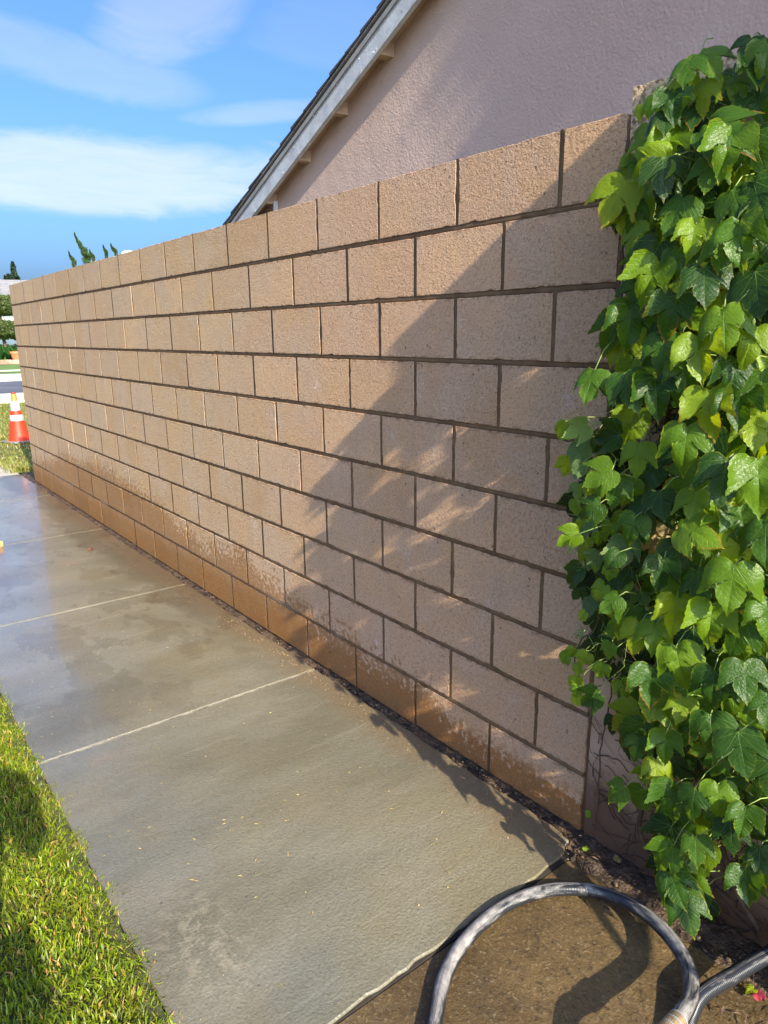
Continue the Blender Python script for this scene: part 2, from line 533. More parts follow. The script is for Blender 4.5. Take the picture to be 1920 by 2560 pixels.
def ivy_wall_mat():
    m, t, out = mat('old_painted_block')
    pos = t.n('ShaderNodeNewGeometry').outputs['Position']
    sep = t.n('ShaderNodeSeparateXYZ', Vector=pos)
    z = sep.outputs[2]
    c = t.mix(t.smooth(t.noise(pos, 4, 4), 0.3, 0.7), (0.46, 0.30, 0.20), (0.58, 0.41, 0.29))
    grime = t.m('MULTIPLY', t.smooth(t.m('ADD', z, t.m('MULTIPLY', t.m('SUBTRACT', t.noise(pos, 9, 5, 0.7), 0.5), 0.5)), 0.34, 0.10), 0.75)
    c = t.mix(grime, c, (0.14, 0.085, 0.05))
    # paint gone near the top: coarse dark and light aggregate
    worn = t.smooth(t.m('ADD', z, t.m('MULTIPLY', t.m('SUBTRACT', t.noise(pos, 6, 5, 0.7), 0.5), 0.30)), 1.93, 2.00)
    agg = t.mix(t.smooth(t.noise(pos, 85, 4, 0.7), 0.40, 0.58), (0.24, 0.155, 0.08), (0.66, 0.48, 0.29))
    c = t.mix(worn, c, agg)
    # marks left by torn-off vine suckers
    sm = t.m('MULTIPLY', t.smooth(t.noise(pos, 34, 3, 0.6), 0.62, 0.68), t.smooth(t.noise(pos, 3.5, 3), 0.40, 0.55))
    c = t.mix(t.m('MULTIPLY', sm, 0.8), c, (0.10, 0.055, 0.04))
    c = t.mix(t.smooth(z, 0.35, 0.0), c, t.mix(1.0, c, (0.62, 0.5, 0.42), 'MULTIPLY'))
    b = t.n('ShaderNodeBsdfPrincipled', Base_Color=c, Roughness=0.85)
    t.set(b, 'Specular IOR Level', 0.3)
    h = t.m('ADD', t.m('MULTIPLY', t.noise(pos, 90, 3, 0.7), t.m('ADD', 0.35, worn)), t.m('MULTIPLY', t.noise(pos, 16, 3), 0.5))
    t.set(b, 'Normal', t.bump(h, 0.7, 0.005))
    t.set(out, 0, b)
    return m


def leaf_mat(name, per_object, ramp_stops, rim=(0.42, 0.40, 0.03), rim2=(0.35, 0.08, 0.02), trans=0.45, gloss=0.30, back=(0.20, 0.30, 0.12)):
    m, t, out = mat(name)
    g = t.n('ShaderNodeNewGeometry')
    if per_object:
        rnd = t.n('ShaderNodeObjectInfo').outputs['Random']
    else:
        rnd = t.n('ShaderNodeAttribute', {'attribute_name': 'rnd'}).outputs['Fac']
    uv = t.n('ShaderNodeUVMap').outputs[0]
    sp = t.n('ShaderNodeSeparateXYZ', Vector=uv)
    u = t.m('ABSOLUTE', t.m('SUBTRACT', sp.outputs[0], 0.5))
    v = t.m('SUBTRACT', sp.outputs[1], 0.2)
    ed = t.n('ShaderNodeAttribute', {'attribute_name': 'edge'}).outputs['Fac']
    c = t.ramp(rnd, ramp_stops)
    nz = t.noise(uv, 5, 4, 0.6)
    c = t.mix(t.m('MULTIPLY', t.smooth(nz, 0.45, 0.75), 0.35), c, t.mix(1.0, c, (1.5, 1.25, 0.8), 'MULTIPLY'))
    veins = None
    for (dx, dy) in ((0.0, 1.0), (0.62, 0.785), (0.96, 0.27)):
        d = t.m('ABSOLUTE', t.m('SUBTRACT', t.m('MULTIPLY', u, dy), t.m('MULTIPLY', v, dx)))
        along = t.m('ADD', t.m('MULTIPLY', u, dx), t.m('MULTIPLY', v, dy))
        w = t.m('MAXIMUM', 0.001, t.m('SUBTRACT', 0.013, t.m('MULTIPLY', along, 0.014)))
        k = t.m('MULTIPLY', t.smooth(t.m('DIVIDE', d, w), 1.0, 0.35), t.m('GREATER_THAN', along, 0.0))
        veins = k if veins is None else t.m('MAXIMUM', veins, k)
    sec = t.m('SINE', t.m('MULTIPLY', t.m('SUBTRACT', v, t.m('MULTIPLY', u, 0.75)), 55.0))
    secm = t.smooth(sec, 0.86, 1.0)
    vv = t.m('ADD', veins, t.m('MULTIPLY', secm, 0.35), clamp=True)
    c = t.mix(t.m('MULTIPLY', vv, 0.40), c, (0.20, 0.33, 0.07))
    # yellowing rim; some leaves have reddened teeth
    e = t.smooth(t.m('ADD', ed, t.m('MULTIPLY', t.m('SUBTRACT', nz, 0.5), 0.5)), 0.93, 1.10)
    k2 = t.m('MULTIPLY', e, t.m('ADD', 0.25, t.m('MULTIPLY', t.m('FRACT', t.m('MULTIPLY', rnd, 7.31)), 0.75)))
    c = t.mix(k2, c, rim)
    e2 = t.m('MULTIPLY', t.smooth(ed, 0.90, 1.0), t.m('GREATER_THAN', t.m('FRACT', t.m('MULTIPLY', rnd, 13.7)), 0.78))
    e2 = t.m('MULTIPLY', e2, t.smooth(v, 0.30, 0.62))
    c = t.mix(t.m('MULTIPLY', e2, 0.5), c, rim2)
    cf = t.mix(g.outputs['Backfacing'], c, t.mix(0.55, c, back))
    h = t.m('ADD', t.m('MULTIPLY', vv, -1.0), t.m('MULTIPLY', t.noise(uv, 16, 3), 0.9))
    nrm = t.bump(h, 0.45, 0.004)
    b = t.n('ShaderNodeBsdfPrincipled', Base_Color=cf, Roughness=t.m('ADD', gloss, t.m('MULTIPLY', g.outputs['Backfacing'], 0.3)), Normal=nrm)
    t.set(b, 'Specular IOR Level', 0.32)
    tl = t.n('ShaderNodeBsdfTranslucent', Color=t.mix(1.0, c, (3.2, 2.5, 0.55), 'MULTIPLY'), Normal=nrm)
    mx = t.n('ShaderNodeMixShader')
    t.set(mx, 0, trans)
    t.set(mx, 1, b)
    t.set(mx, 2, tl)
    t.set(out, 0, mx)
    return m


M_BLOCK = block_mat(False)
M_MORTAR = block_mat(True)
M_STUCCO = stucco_mat()
M_WET = wet_concrete()
M_BROWN = brown_concrete()
M_IVYWALL = ivy_wall_mat()
LEAF_STOPS = [(0.0, (0.020, 0.056, 0.008)), (0.35, (0.038, 0.098, 0.009)), (0.6, (0.068, 0.150, 0.010)), (0.85, (0.135, 0.235, 0.010)), (1.0, (0.210, 0.290, 0.012))]
M_LEAF = leaf_mat('ivy_leaf', True, LEAF_STOPS)
M_LEAFS = leaf_mat('ivy_leaf_inner_shade', False, [(0.0, (0.012, 0.034, 0.008)), (0.6, (0.026, 0.072, 0.010)), (1.0, (0.065, 0.140, 0.012))])  # darker greens put the shade of the vine's depths into the colour
M_YOUNG = leaf_mat('ivy_leaf_young', True, [(0.0, (0.12, 0.26, 0.02)), (1.0, (0.25, 0.38, 0.03))], trans=0.42)
M_DRYLEAF = leaf_mat('withered_leaf', True, [(0.0, (0.30, 0.22, 0.10)), (1.0, (0.42, 0.33, 0.17))], rim=(0.45, 0.30, 0.10), trans=0.2, gloss=0.7, back=(0.35, 0.30, 0.2))
M_STEM = simple('vine_bark', (0.105, 0.062, 0.038), 0.85, 0.3, 30, 0.6, 160, bdist=0.004)
M_ROOT = simple('vine_rootlet', (0.045, 0.028, 0.020), 0.9, 0.3, 40)
M_STALK = simple('leaf_stalk_green', (0.22, 0.30, 0.07), 0.5, 0.3, 9)
M_SOIL = simple('wet_soil', (0.085, 0.052, 0.028), 0.55, 0.5, 22, 0.9, 70, bdist=0.02)
M_FILL = simple('joint_filler', (0.26, 0.235, 0.175), 0.8, 0.42, 14, 0.4, 200, bdist=0.003)
M_DARK = simple('dark_gap', (0.03, 0.022, 0.016), 0.9, 0.3)
M_TRIM = simple('weathered_white_paint', (0.52, 0.54, 0.54), 0.55, 0.10, 7, 0.5, 26, bdist=0.004)
M_SOFFIT = simple('tan_soffit_paint', (0.50, 0.36, 0.24), 0.75, 0.12, 5)
M_SHINGLE = simple('dark_shingle', (0.060, 0.062, 0.070), 0.9, 0.3, 60, 0.8, 300, bdist=0.004)
M_METAL = simple('grey_drip_edge', (0.30, 0.29, 0.27), 0.5, 0.1, 9)
M_BLACK = simple('gap_shade_black', (0.012, 0.012, 0.013), 0.8, 0.1)  # near-black colour for the shade in the gap at the roof edge

# ------------------------------------------------------------------ SETTING: ground, path, soil
bm = bmesh.new()
add_box(bm, -300, 200, -200, 250, -0.6, -0.10)
ground = bm_obj('ground', bm, simple('bare_ground', (0.13, 0.12, 0.055), 0.95, 0.35, 3))
tag(ground, kind='structure')

NX = [0.24, -1.28, -2.805, -4.53, -6.19, -7.62]
GRASS_Y = -1.268


def slab_mesh(x0, x1, y0, y1, near=False):
    """bevelled slab of the walk; the end by the camera has a broken edge"""
    bm = bmesh.new()
    nx = 40
    g = 0.006
    xs0, xs1 = min(x0, x1) + g, max(x0, x1) - g
    top, low = [], []
    out = []
    for i in range(nx + 1):
        out.append((xs0 + (xs1 - xs0) * i / nx, y0))
    for i in range(1, nx + 1):
        f = i / nx
        x = xs1
        if near:
            x += 0.006 * noise.noise(Vector((3.3, f * 14, 0))) + 0.006 * noise.noise(Vector((1.3, f * 40, 0)))
            yy = y0 + (y1 - y0) * f
            if yy > -0.15:
                x -= 0.050 * ((yy + 0.15) / 0.085) ** 2
            x += 0.012 * (1 - f)
        out.append((x, y0 + (y1 - y0) * f))
    x_end = out[-1][0]
    for i in range(1, nx + 1):
        f = i / nx
        out.append((x_end + (xs0 - x_end) * f, y1 + 0.010 * noise.noise(Vector((f * 18 + x0, 5.5, 0))) + 0.006 * noise.noise(Vector((f * 60 + x0, 9.5, 0)))))
    for i in range(1, nx):
        out.append((xs0, y1 + (y0 - y1) * i / nx))
    cx, cy = (xs0 + xs1) / 2, (y0 + y1) / 2
    b = 0.0035
    top = [bm.verts.new((x - math.copysign(b, x - cx) * (abs(x - cx) > abs(xs1 - cx) - 0.09), y - math.copysign(b, y - cy) * (abs(y - cy) > abs(y1 - cy) - 0.03), 0.0)) for x, y in out]
    mid = [bm.verts.new((x, y, -b)) for x, y in out]
    low = [bm.verts.new((x, y, -0.085)) for x, y in out]
    n = len(out)
    bm.faces.new(top)
    for i in range(n):
        j = (i + 1) % n
        bm.faces.new((top[i], mid[i], mid[j], top[j]))
        bm.faces.new((mid[i], low[i], low[j], mid[j]))
    return bm


path = box_obj('path', -7.60, 0.20, GRASS_Y + 0.01, -0.060, -0.098, -0.0035, M_FILL)
tag(path, kind='structure')
for i in range(5):
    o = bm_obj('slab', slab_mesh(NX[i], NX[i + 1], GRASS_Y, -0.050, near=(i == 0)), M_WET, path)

pave = box_obj('pavement', 0.246, 4.5, -4.0, -0.120, -0.099, -0.009, M_BROWN, bevel=0.006)
tag(pave, kind='structure')
gap = box_obj('pavement_gap', 0.10, 0.2475, -1.3, -0.09, -0.097, -0.0075, M_DARK)
tag(gap, kind='structure')

# soil strip along the foot of the wall
V, F = [], []
xs = np.concatenate([np.linspace(-7.7, -1.5, 300), np.linspace(-1.48, 0.3, 220), np.linspace(0.31, 3.4, 260)])
ny = 14
for x in xs:
    w0 = -0.085 if x < 0.2 else -0.085 - min(1, (x - 0.2) / 0.25) * 0.055
    for j in range(ny + 1):
        y = w0 + (0.03 - w0) * j / ny
        f = j / ny
        z = -0.020 + 0.012 * f + 0.010 * noise.noise(Vector((x * 22, y * 22, 1))) + 0.006 * noise.noise(Vector((x * 70, y * 70, 1)))
        if j == 0:
            z = -0.06
        z += 0.012 * max(0, noise.noise(Vector((x * 9, 3, 1)))) * f
        if x > 0.2:
            z += 0.012 * f
        V.append((x, y, z))
for i in range(len(xs) - 1):
    for j in range(ny):
        a = i * (ny + 1) + j
        F.append((a, a + ny + 1, a + ny + 2, a + 1))
soil = mesh_obj('soil_strip', mesh_np('soil_strip', V, F, True), M_SOIL)
tag(soil, kind='structure')

# ------------------------------------------------------------------ BLOCK WALL
H, L = 0.2078, 0.4064
BED, HEAD = 0.0165, 0.0145
XR, XL = 0.199, -7.112
ZT = 2.0600


def block_mesh(w, h, seed, depth=0.145):
    r = random.Random(seed)
    pts = []

    def side(ax, ay, bx, by):
        n = max(3, int(math.hypot(bx - ax, by - ay) / 0.014))
        for i in range(n):
            f = i / n
            pts.append((ax + (bx - ax) * f, ay + (by - ay) * f))
    side(0, 0, w, 0)
    side(w, 0, w, h)
    side(w, h, 0, h)
    side(0, h, 0, 0)
    off = Vector((r.random() * 50, r.random() * 50, 0))
    fr, md, bk = [], [], []
    for x, z in pts:
        cx, cz = w / 2, h / 2
        k = noise.noise(off + Vector((x * 75, z * 75, 0))) * 0.0016 + noise.noise(off + Vector((x * 17, z * 17, 4))) * 0.0012
        if noise.noise(off + Vector((x * 30, z * 30, 9))) > 0.42:
            k -= 0.0035
        sx = 1 if x > w - 0.002 else (-1 if x < 0.002 else 0)
        sz = 1 if z > h - 0.002 else (-1 if z < 0.002 else 0)
        md.append((x + sx * k, 0.0012, z + sz * k))
        ins = (0.0005 if sx else 0.0014) + 0.0004 * noise.noise(off + Vector((x * 50, z * 50, 20)))
        fr.append((x + sx * (k - ins), 0.0, z + sz * (k - ins)))
        bk.append((x, depth, z))
    n = len(pts)
    V = fr + md + bk
    F = [tuple(range(n))[::-1]]
    for i in range(n):
        j = (i + 1) % n
        F.append((i, j, n + j, n + i))
        F.append((n + i, n + j, 2 * n + j, 2 * n + i))
    F.append(tuple(range(2 * n, 3 * n)))
    me = mesh_np('concrete_block', V, F)
    bmx = bmesh.new()
    bmx.from_mesh(me)
    bmesh.ops.recalc_face_normals(bmx, faces=bmx.faces)
    bmx.to_mesh(me)
    bmx.free()
    me.materials.append(M_BLOCK)
    return me


wall = empty('block_wall', (0, 0, 0))
tag(wall, 'long tan concrete block wall with recessed mortar joints and a soaked brown foot beside the walk', 'wall')
full = [block_mesh(L - HEAD, H - BED, 10 + i) for i in range(9)]
halfs = {}
for row in range(10):
    z0 = ZT - row * H - (H - BED)
    odd = row % 2
    edges = [XR]
    k = 0
    while True:
        x = -(k + 0.5 * odd) * L
        if odd and k == 0:
            pass
        if x <= XL + 0.05:
            break
        if x < XR - 0.05:
            edges.append(x)
        k += 1
    edges.append(XL)
    for i in range(len(edges) - 1):
        xr = edges[i] - (HEAD / 2 if i else 0.0)
        xl = edges[i + 1] + (HEAD / 2 if i < len(edges) - 2 else 0.0)
        w = xr - xl
        if abs(w - (L - HEAD)) < 0.012:
            me = full[rng.randrange(9)]
        else:
            key = (round(w, 3), rng.randrange(3))
            if key not in halfs:
                halfs[key] = block_mesh(w, H - BED, 50 + len(halfs))
            me = halfs[key]
        o = mesh_obj('concrete_block', me, None, wall)
        o.location = (xl, rng.uniform(-0.0006, 0.0006), z0)
        o.rotation_euler = (rng.gauss(0, 0.0022), rng.gauss(0, 0.0010), rng.gauss(0, 0.0022))
# mortar: beds a little deeper than the head joints, as separate strips round a core
mort = bmesh.new()
add_box(mort, XL + 0.01, XR - 0.004, 0.010, 0.135, 0.0, ZT - 0.008)
bm_obj('mortar_core', mort, M_MORTAR, wall)
for row in range(9):
    zc = ZT - (row + 1) * H + BED / 2
    V, F = [], []
    nx = 520
    for i in range(nx + 1):
        x = XL + 0.004 + (XR - XL - 0.008) * i / nx
        d = 0.0030 + 0.0010 * noise.noise(Vector((x * 2.2, row * 7.7, 0))) + 0.0006 * noise.noise(Vector((x * 30, row, 0)))
        if row == 8:
            d = 0.0012 + 0.0006 * noise.noise(Vector((x * 20, row, 0)))
        for (yy, zz) in ((0.012, zc + BED / 2 + 0.003), (d + 0.0012, zc + BED / 2 + 0.001), (d, zc), (d + 0.0010, zc - BED / 2 - 0.001), (0.012, zc - BED / 2 - 0.003)):
            V.append((x, yy, zz))
    for i in range(nx):
        for j in range(4):
            a = i * 5 + j
            F.append((a, a + 1, a + 6, a + 5))
    mesh_obj('bed_joint', mesh_np('bed_joint', V, F, True), M_MORTAR, wall)
hv, hf = [], []
for row in range(10):
    z0 = ZT - row * H - (H - BED)
    odd = row % 2
    k = 0
    while True:
        x = -(k + 0.5 * odd) * L
        if x <= XL + 0.05:
            break
        if x < XR - 0.05:
            d0 = 0.0036 + rng.uniform(-0.0008, 0.0008)
            if rng.random() < 0.22 and row > 3:
                d0 = 0.0014
            if (row == 8 and k == 0) or (row == 9 and k < 3) or (row == 9 and k == 3):
                d0 = 0.0085
            b = len(hv)
            nz = 14
            for i in range(nz + 1):
                zz = z0 - 0.002 + (H - BED + 0.004) * i / nz
                d = d0 + 0.0006 * noise.noise(Vector((x * 3, zz * 40, 0)))
                for (xx, yy) in ((x - HEAD / 2 - 0.003, 0.012), (x - HEAD / 2 - 0.0004, d * 0.22), (x + 0.001, d), (x + HEAD / 2, d * 0.6), (x + HEAD / 2 + 0.003, 0.012)):
                    hv.append((xx, yy, zz))
            for i in range(nz):
                for j in range(4):
                    a = b + i * 5 + j
                    hf.append((a, a + 5, a + 6, a + 1))
        k += 1
o = mesh_obj('head_joint', mesh_np('head_joint', hv, hf, True), M_MORTAR, wall)
tag(o, kind='stuff')
box_obj('footing', XL + 0.01, XR, 0.006, 0.14, -0.15, 0.006, M_SOIL, wall)

# ------------------------------------------------------------------ IVY WALL (older, painted)
iw = empty('old_wall', (0.22, 0, 0))
tag(iw, 'old pink painted wall with a worn gritty top, standing behind the ivy at the near end of the block wall', 'wall')
bm = bmesh.new()
IWX0, IWX1 = 0.211, 3.6
nz, nx = 120, 150
V, F = [], []
zz = [-0.1 + (1.905 + 0.1) * i / nz for i in range(nz + 1)]
for i in range(nx + 1):
    x = IWX0 + (IWX1 - IWX0) * i / nx
    for z in zz:
        joint = min(abs(((z + 0.02) % 0.2078) - 0.1), 1)
        y = 0.0015 + 0.0025 * noise.noise(Vector((x * 6, z * 6, 0)))
        V.append((x, y, z))
for i in range(nx):
    for j in range(nz):
        a = i * (nz + 1) + j
        F.append((a, a + nz + 1, a + nz + 2, a + 1))
b = len(V)
V += [(IWX0, 0.15, -0.1), (IWX0, 0.15, 1.905), (IWX1, 0.15, -0.1), (IWX1, 0.15, 1.905)]
F.append((0, nz, b + 1, b))
F.append((nz, (nx) * (nz + 1) + nz, b + 3, b + 1))
F.append((b, b + 1, b + 3, b + 2))
o = mesh_obj('wall_body', mesh_np('wall_body', V, F), M_IVYWALL, iw)
o.matrix_parent_inverse = Matrix.Translation((-0.22, 0, 0))
for k in range(9):
    x0 = IWX0 + k * 0.4
    me = block_mesh(0.397, 0.203, 200 + k, 0.16)
    me.materials.clear()
    me.materials.append(M_IVYWALL)
    o = mesh_obj('cap_block', me, None, iw)
    o.location = (x0 - 0.22, rng.uniform(-0.006, -0.002), 1.909 + rng.uniform(-0.002, 0.003) + (0.02 if k in (2, 3) else 0))
# mortar seam between the two walls
vseam, fseam = [], []
for i in range(121):
    z = -0.02 + 2.06 * i / 120
    dd = 0.001 + 0.002 * noise.noise(Vector((z * 20, 1, 0))) + (0.006 if z < 0.42 else 0)
    for xx, yy in ((0.190, 0.012), (0.198, dd), (0.206, dd + 0.001), (0.214, 0.012)):
        vseam.append((xx + 0.001 * noise.noise(Vector((z * 50, 2, 0))) - 0.22, yy, z))
for i in range(120):
    for j in range(3):
        a = i * 4 + j
        fseam.append((a, a + 1, a + 5, a + 4))
mesh_obj('seam_mortar', mesh_np('seam_mortar', vseam, fseam, True), M_MORTAR, iw)
# pilaster added out of frame: its top casts the straight slanting shadow
PX0 = 0.98
PZ = 2.072 + 0.607 * (PX0 - 0.199)
PD = 0.262
pil = empty('shadow_pilaster', (PX0 + 0.1, -0.1, 0))
tag(pil, 'unseen tan block pilaster added right of the ivy to cast the slanting shadow', 'pilaster')
zz = -0.02
n_p = 12
hp = (PZ - zz - 0.05) / n_p
for i in range(n_p):
    me = bmesh.new()
    dp = PD - 0.005 if i == n_p - 1 else 0.13
    add_box(me, 0, 0.20, PD - dp, PD - 0.005, 0.004, hp - 0.004, 0.004)
    o = bm_obj('caster_block', me, M_BLOCK, pil)
    o.location = (-0.1, 0.1 - PD, zz + i * hp)
me = bmesh.new()
add_box(me, -0.0, 0.215, 0.0, PD - 0.002, 0, 0.05, 0.004)
o = bm_obj('caster_cap', me, M_BLOCK, pil)
o.location = (-0.1, 0.1 - PD, PZ - 0.05)
me = bmesh.new()
add_box(me, 0.01, 0.19, PD - 0.12, PD - 0.01, 0, PZ - 0.03)
o = bm_obj('caster_core', me, M_MORTAR, pil)
o.location = (-0.1, 0.1 - PD, 0)


# ------------------------------------------------------------------ NEIGHBOUR'S HOUSE
SL = 0.4254                     # roof slope (rise over run)
YR, YH = 1.80, 1.955            # rake board plane, gable wall plane


def rake(x):                    # height of the lower edge of the barge board on the left slope
    return 2.642 + SL * (x + 5.103)


RX = -0.9                       # ridge
XE = -6.05                      # left eave
XE2 = 2 * RX - XE
house = empty('neighbour_house', (-2, YH, 0))
tag(house, 'single storey house with mauve stucco gable and pale barge boards rising behind the block wall', 'house')


def hp_(o):
    o.location = (o.location[0] + 2, o.location[1] - YH, o.location[2])
    return o


bm = bmesh.new()
prof = [(XE + 0.35, 0), (XE + 0.35, rake(XE + 0.35) + 0.092), (RX, rake(RX) + 0.092), (XE2 - 0.35, rake(XE + 0.35) + 0.092), (XE2 - 0.35, 0)]
a = [bm.verts.new((x, YH, z)) for x, z in prof]
b = [bm.verts.new((x, YH + 8, z)) for x, z in prof]
bm.faces.new(a)
bm.faces.new(b[::-1])
for i in range(5):
    j = (i + 1) % 5
    bm.faces.new((a[i], b[i], b[j], a[j]))
hp_(bm_obj('gable_wall', bm, M_STUCCO, house))


def slanted(name, x0, x1, zoff0, zoff1, y0, y1, m, side=1, parent=house):
    """a board following the roof slope between x0 and x1"""
    bm = bmesh.new()
    vs = []
    for y in (y0, y1):
        for x, zo in ((x0, zoff0), (x1, zoff0), (x1, zoff1), (x0, zoff1)):
            xx = x if side == 1 else 2 * RX - x
            vs.append(bm.verts.new((xx, y, rake(x) + zo)))
    bm.faces.new(vs[:4])
    bm.faces.new(vs[4:][::-1])
    for i in range(4):
        j = (i + 1) % 4
        bm.faces.new((vs[i], vs[4 + i], vs[4 + j], vs[j]))
    return hp_(bm_obj(name, bm, m, parent))


for side in (1, -1):
    slanted('barge_board', XE, RX, 0.0, 0.150, YR, YR + 0.038, M_TRIM, side)
    slanted('barge_trim', XE, RX, 0.135, 0.172, YR - 0.016, YR - 0.0, M_METAL, side)
    slanted('gap_shade_strip', XE, RX, 0.172, 0.190, YR - 0.004, YH + 8.1, M_BLACK, side)  # black strip stands in for the shaded gap under the drip edge
    slanted('drip_edge', XE, RX, 0.190, 0.202, YR - 0.030, YR + 0.02, M_METAL, side)
    slanted('soffit', XE, RX, 0.085, 0.100, YR + 0.039, YH + 0.01, M_SOFFIT, side)
    x = XE + 0.4
    xs_l = [-4.95, -4.342, -3.776, -3.191, -2.631, -2.07, -1.5]
    for x in xs_l:
        bm = bmesh.new()
        zc = rake(x)
        sl = 0.045
        add_box(bm, x - sl, x + sl, YR + 0.04, YH + 0.02, zc + 0.015, zc + 0.135)
        if side == -1:
            bmesh.ops.transform(bm, matrix=Matrix.Translation((2 * RX - 2 * x, 0, 0)), verts=bm.verts)
        hp_(bm_obj('lookout', bm, M_SOFFIT, house))
    n_c = 26
    for i in range(n_c):                     # shingle courses overlap down the slope
        xa = XE - 0.03 + (RX - XE + 0.03) * i / n_c
        xb = XE - 0.03 + (RX - XE + 0.03) * (i + 1.25) / n_c
        xb = min(xb, RX + 0.02)
        bm = bmesh.new()
        vs = []
        jut = rng.uniform(0.0, 0.012)
        for y in (YR - 0.036 - jut, YH + 8.1):
            for x, zo in ((xa, 0.2035), (xb, 0.2025), (xb, 0.209), (xa, 0.228)):
                xx = x if side == 1 else 2 * RX - x
                vs.append(bm.verts.new((xx, y, rake(x) + zo)))
        bm.faces.new(vs[:4])
        bm.faces.new(vs[4:][::-1])
        for q in range(4):
            r_ = (q + 1) % 4
            bm.faces.new((vs[q], vs[4 + q], vs[4 + r_], vs[r_]))
        hp_(bm_obj('shingle', bm, M_SHINGLE, house))
# small window with frame under the low end of the eave
wf = hp_(box_obj('window', -5.33, -4.93, YH - 0.03, YH - 0.002, 2.05, 2.66, M_SOFFIT, house))
hp_(box_obj('downpipe', -4.905, -4.885, YH - 0.05, YH - 0.004, 1.2, 2.745, M_TRIM, house))
gl = box_obj('pane', -5.29, -4.97, YH - 0.036, YH - 0.031, 2.09, 2.625, simple('dark_glass', (0.02, 0.02, 0.025), 0.15, 0.1), wf)
gl.location = (0, 0, 0)
# box end of the eave under the barge board
hp_(box_obj('eave_return', XE + 0.36, -5.36, YR + 0.04, YH - 0.002, 2.10, 2.50, M_SOFFIT, house))

# curled flakes of paint on the barge board
fl = bmesh.new()
for i in range(46):
    x = rng.uniform(-5.1, -2.3)
    zo = rng.choice((0.012, 0.02, 0.10, 0.125, rng.uniform(0.01, 0.14)))
    s = rng.uniform(0.006, 0.020)
    c = Vector((x, YR - 0.002, rake(x) + zo))
    ax = Vector((rng.gauss(0, 1), 0, rng.gauss(0, 1))).normalized()
    p1 = c + ax * s
    p2 = c + Vector((-ax.z, 0, ax.x)) * s * rng.uniform(0.5, 1.2) + Vector((0, -s * 0.7, 0))
    vs = [fl.verts.new(q) for q in (c, p1, p2)]
    fl.faces.new(vs)
o = hp_(bm_obj('paint_flakes', fl, M_TRIM, house))
tag(o, kind='stuff')


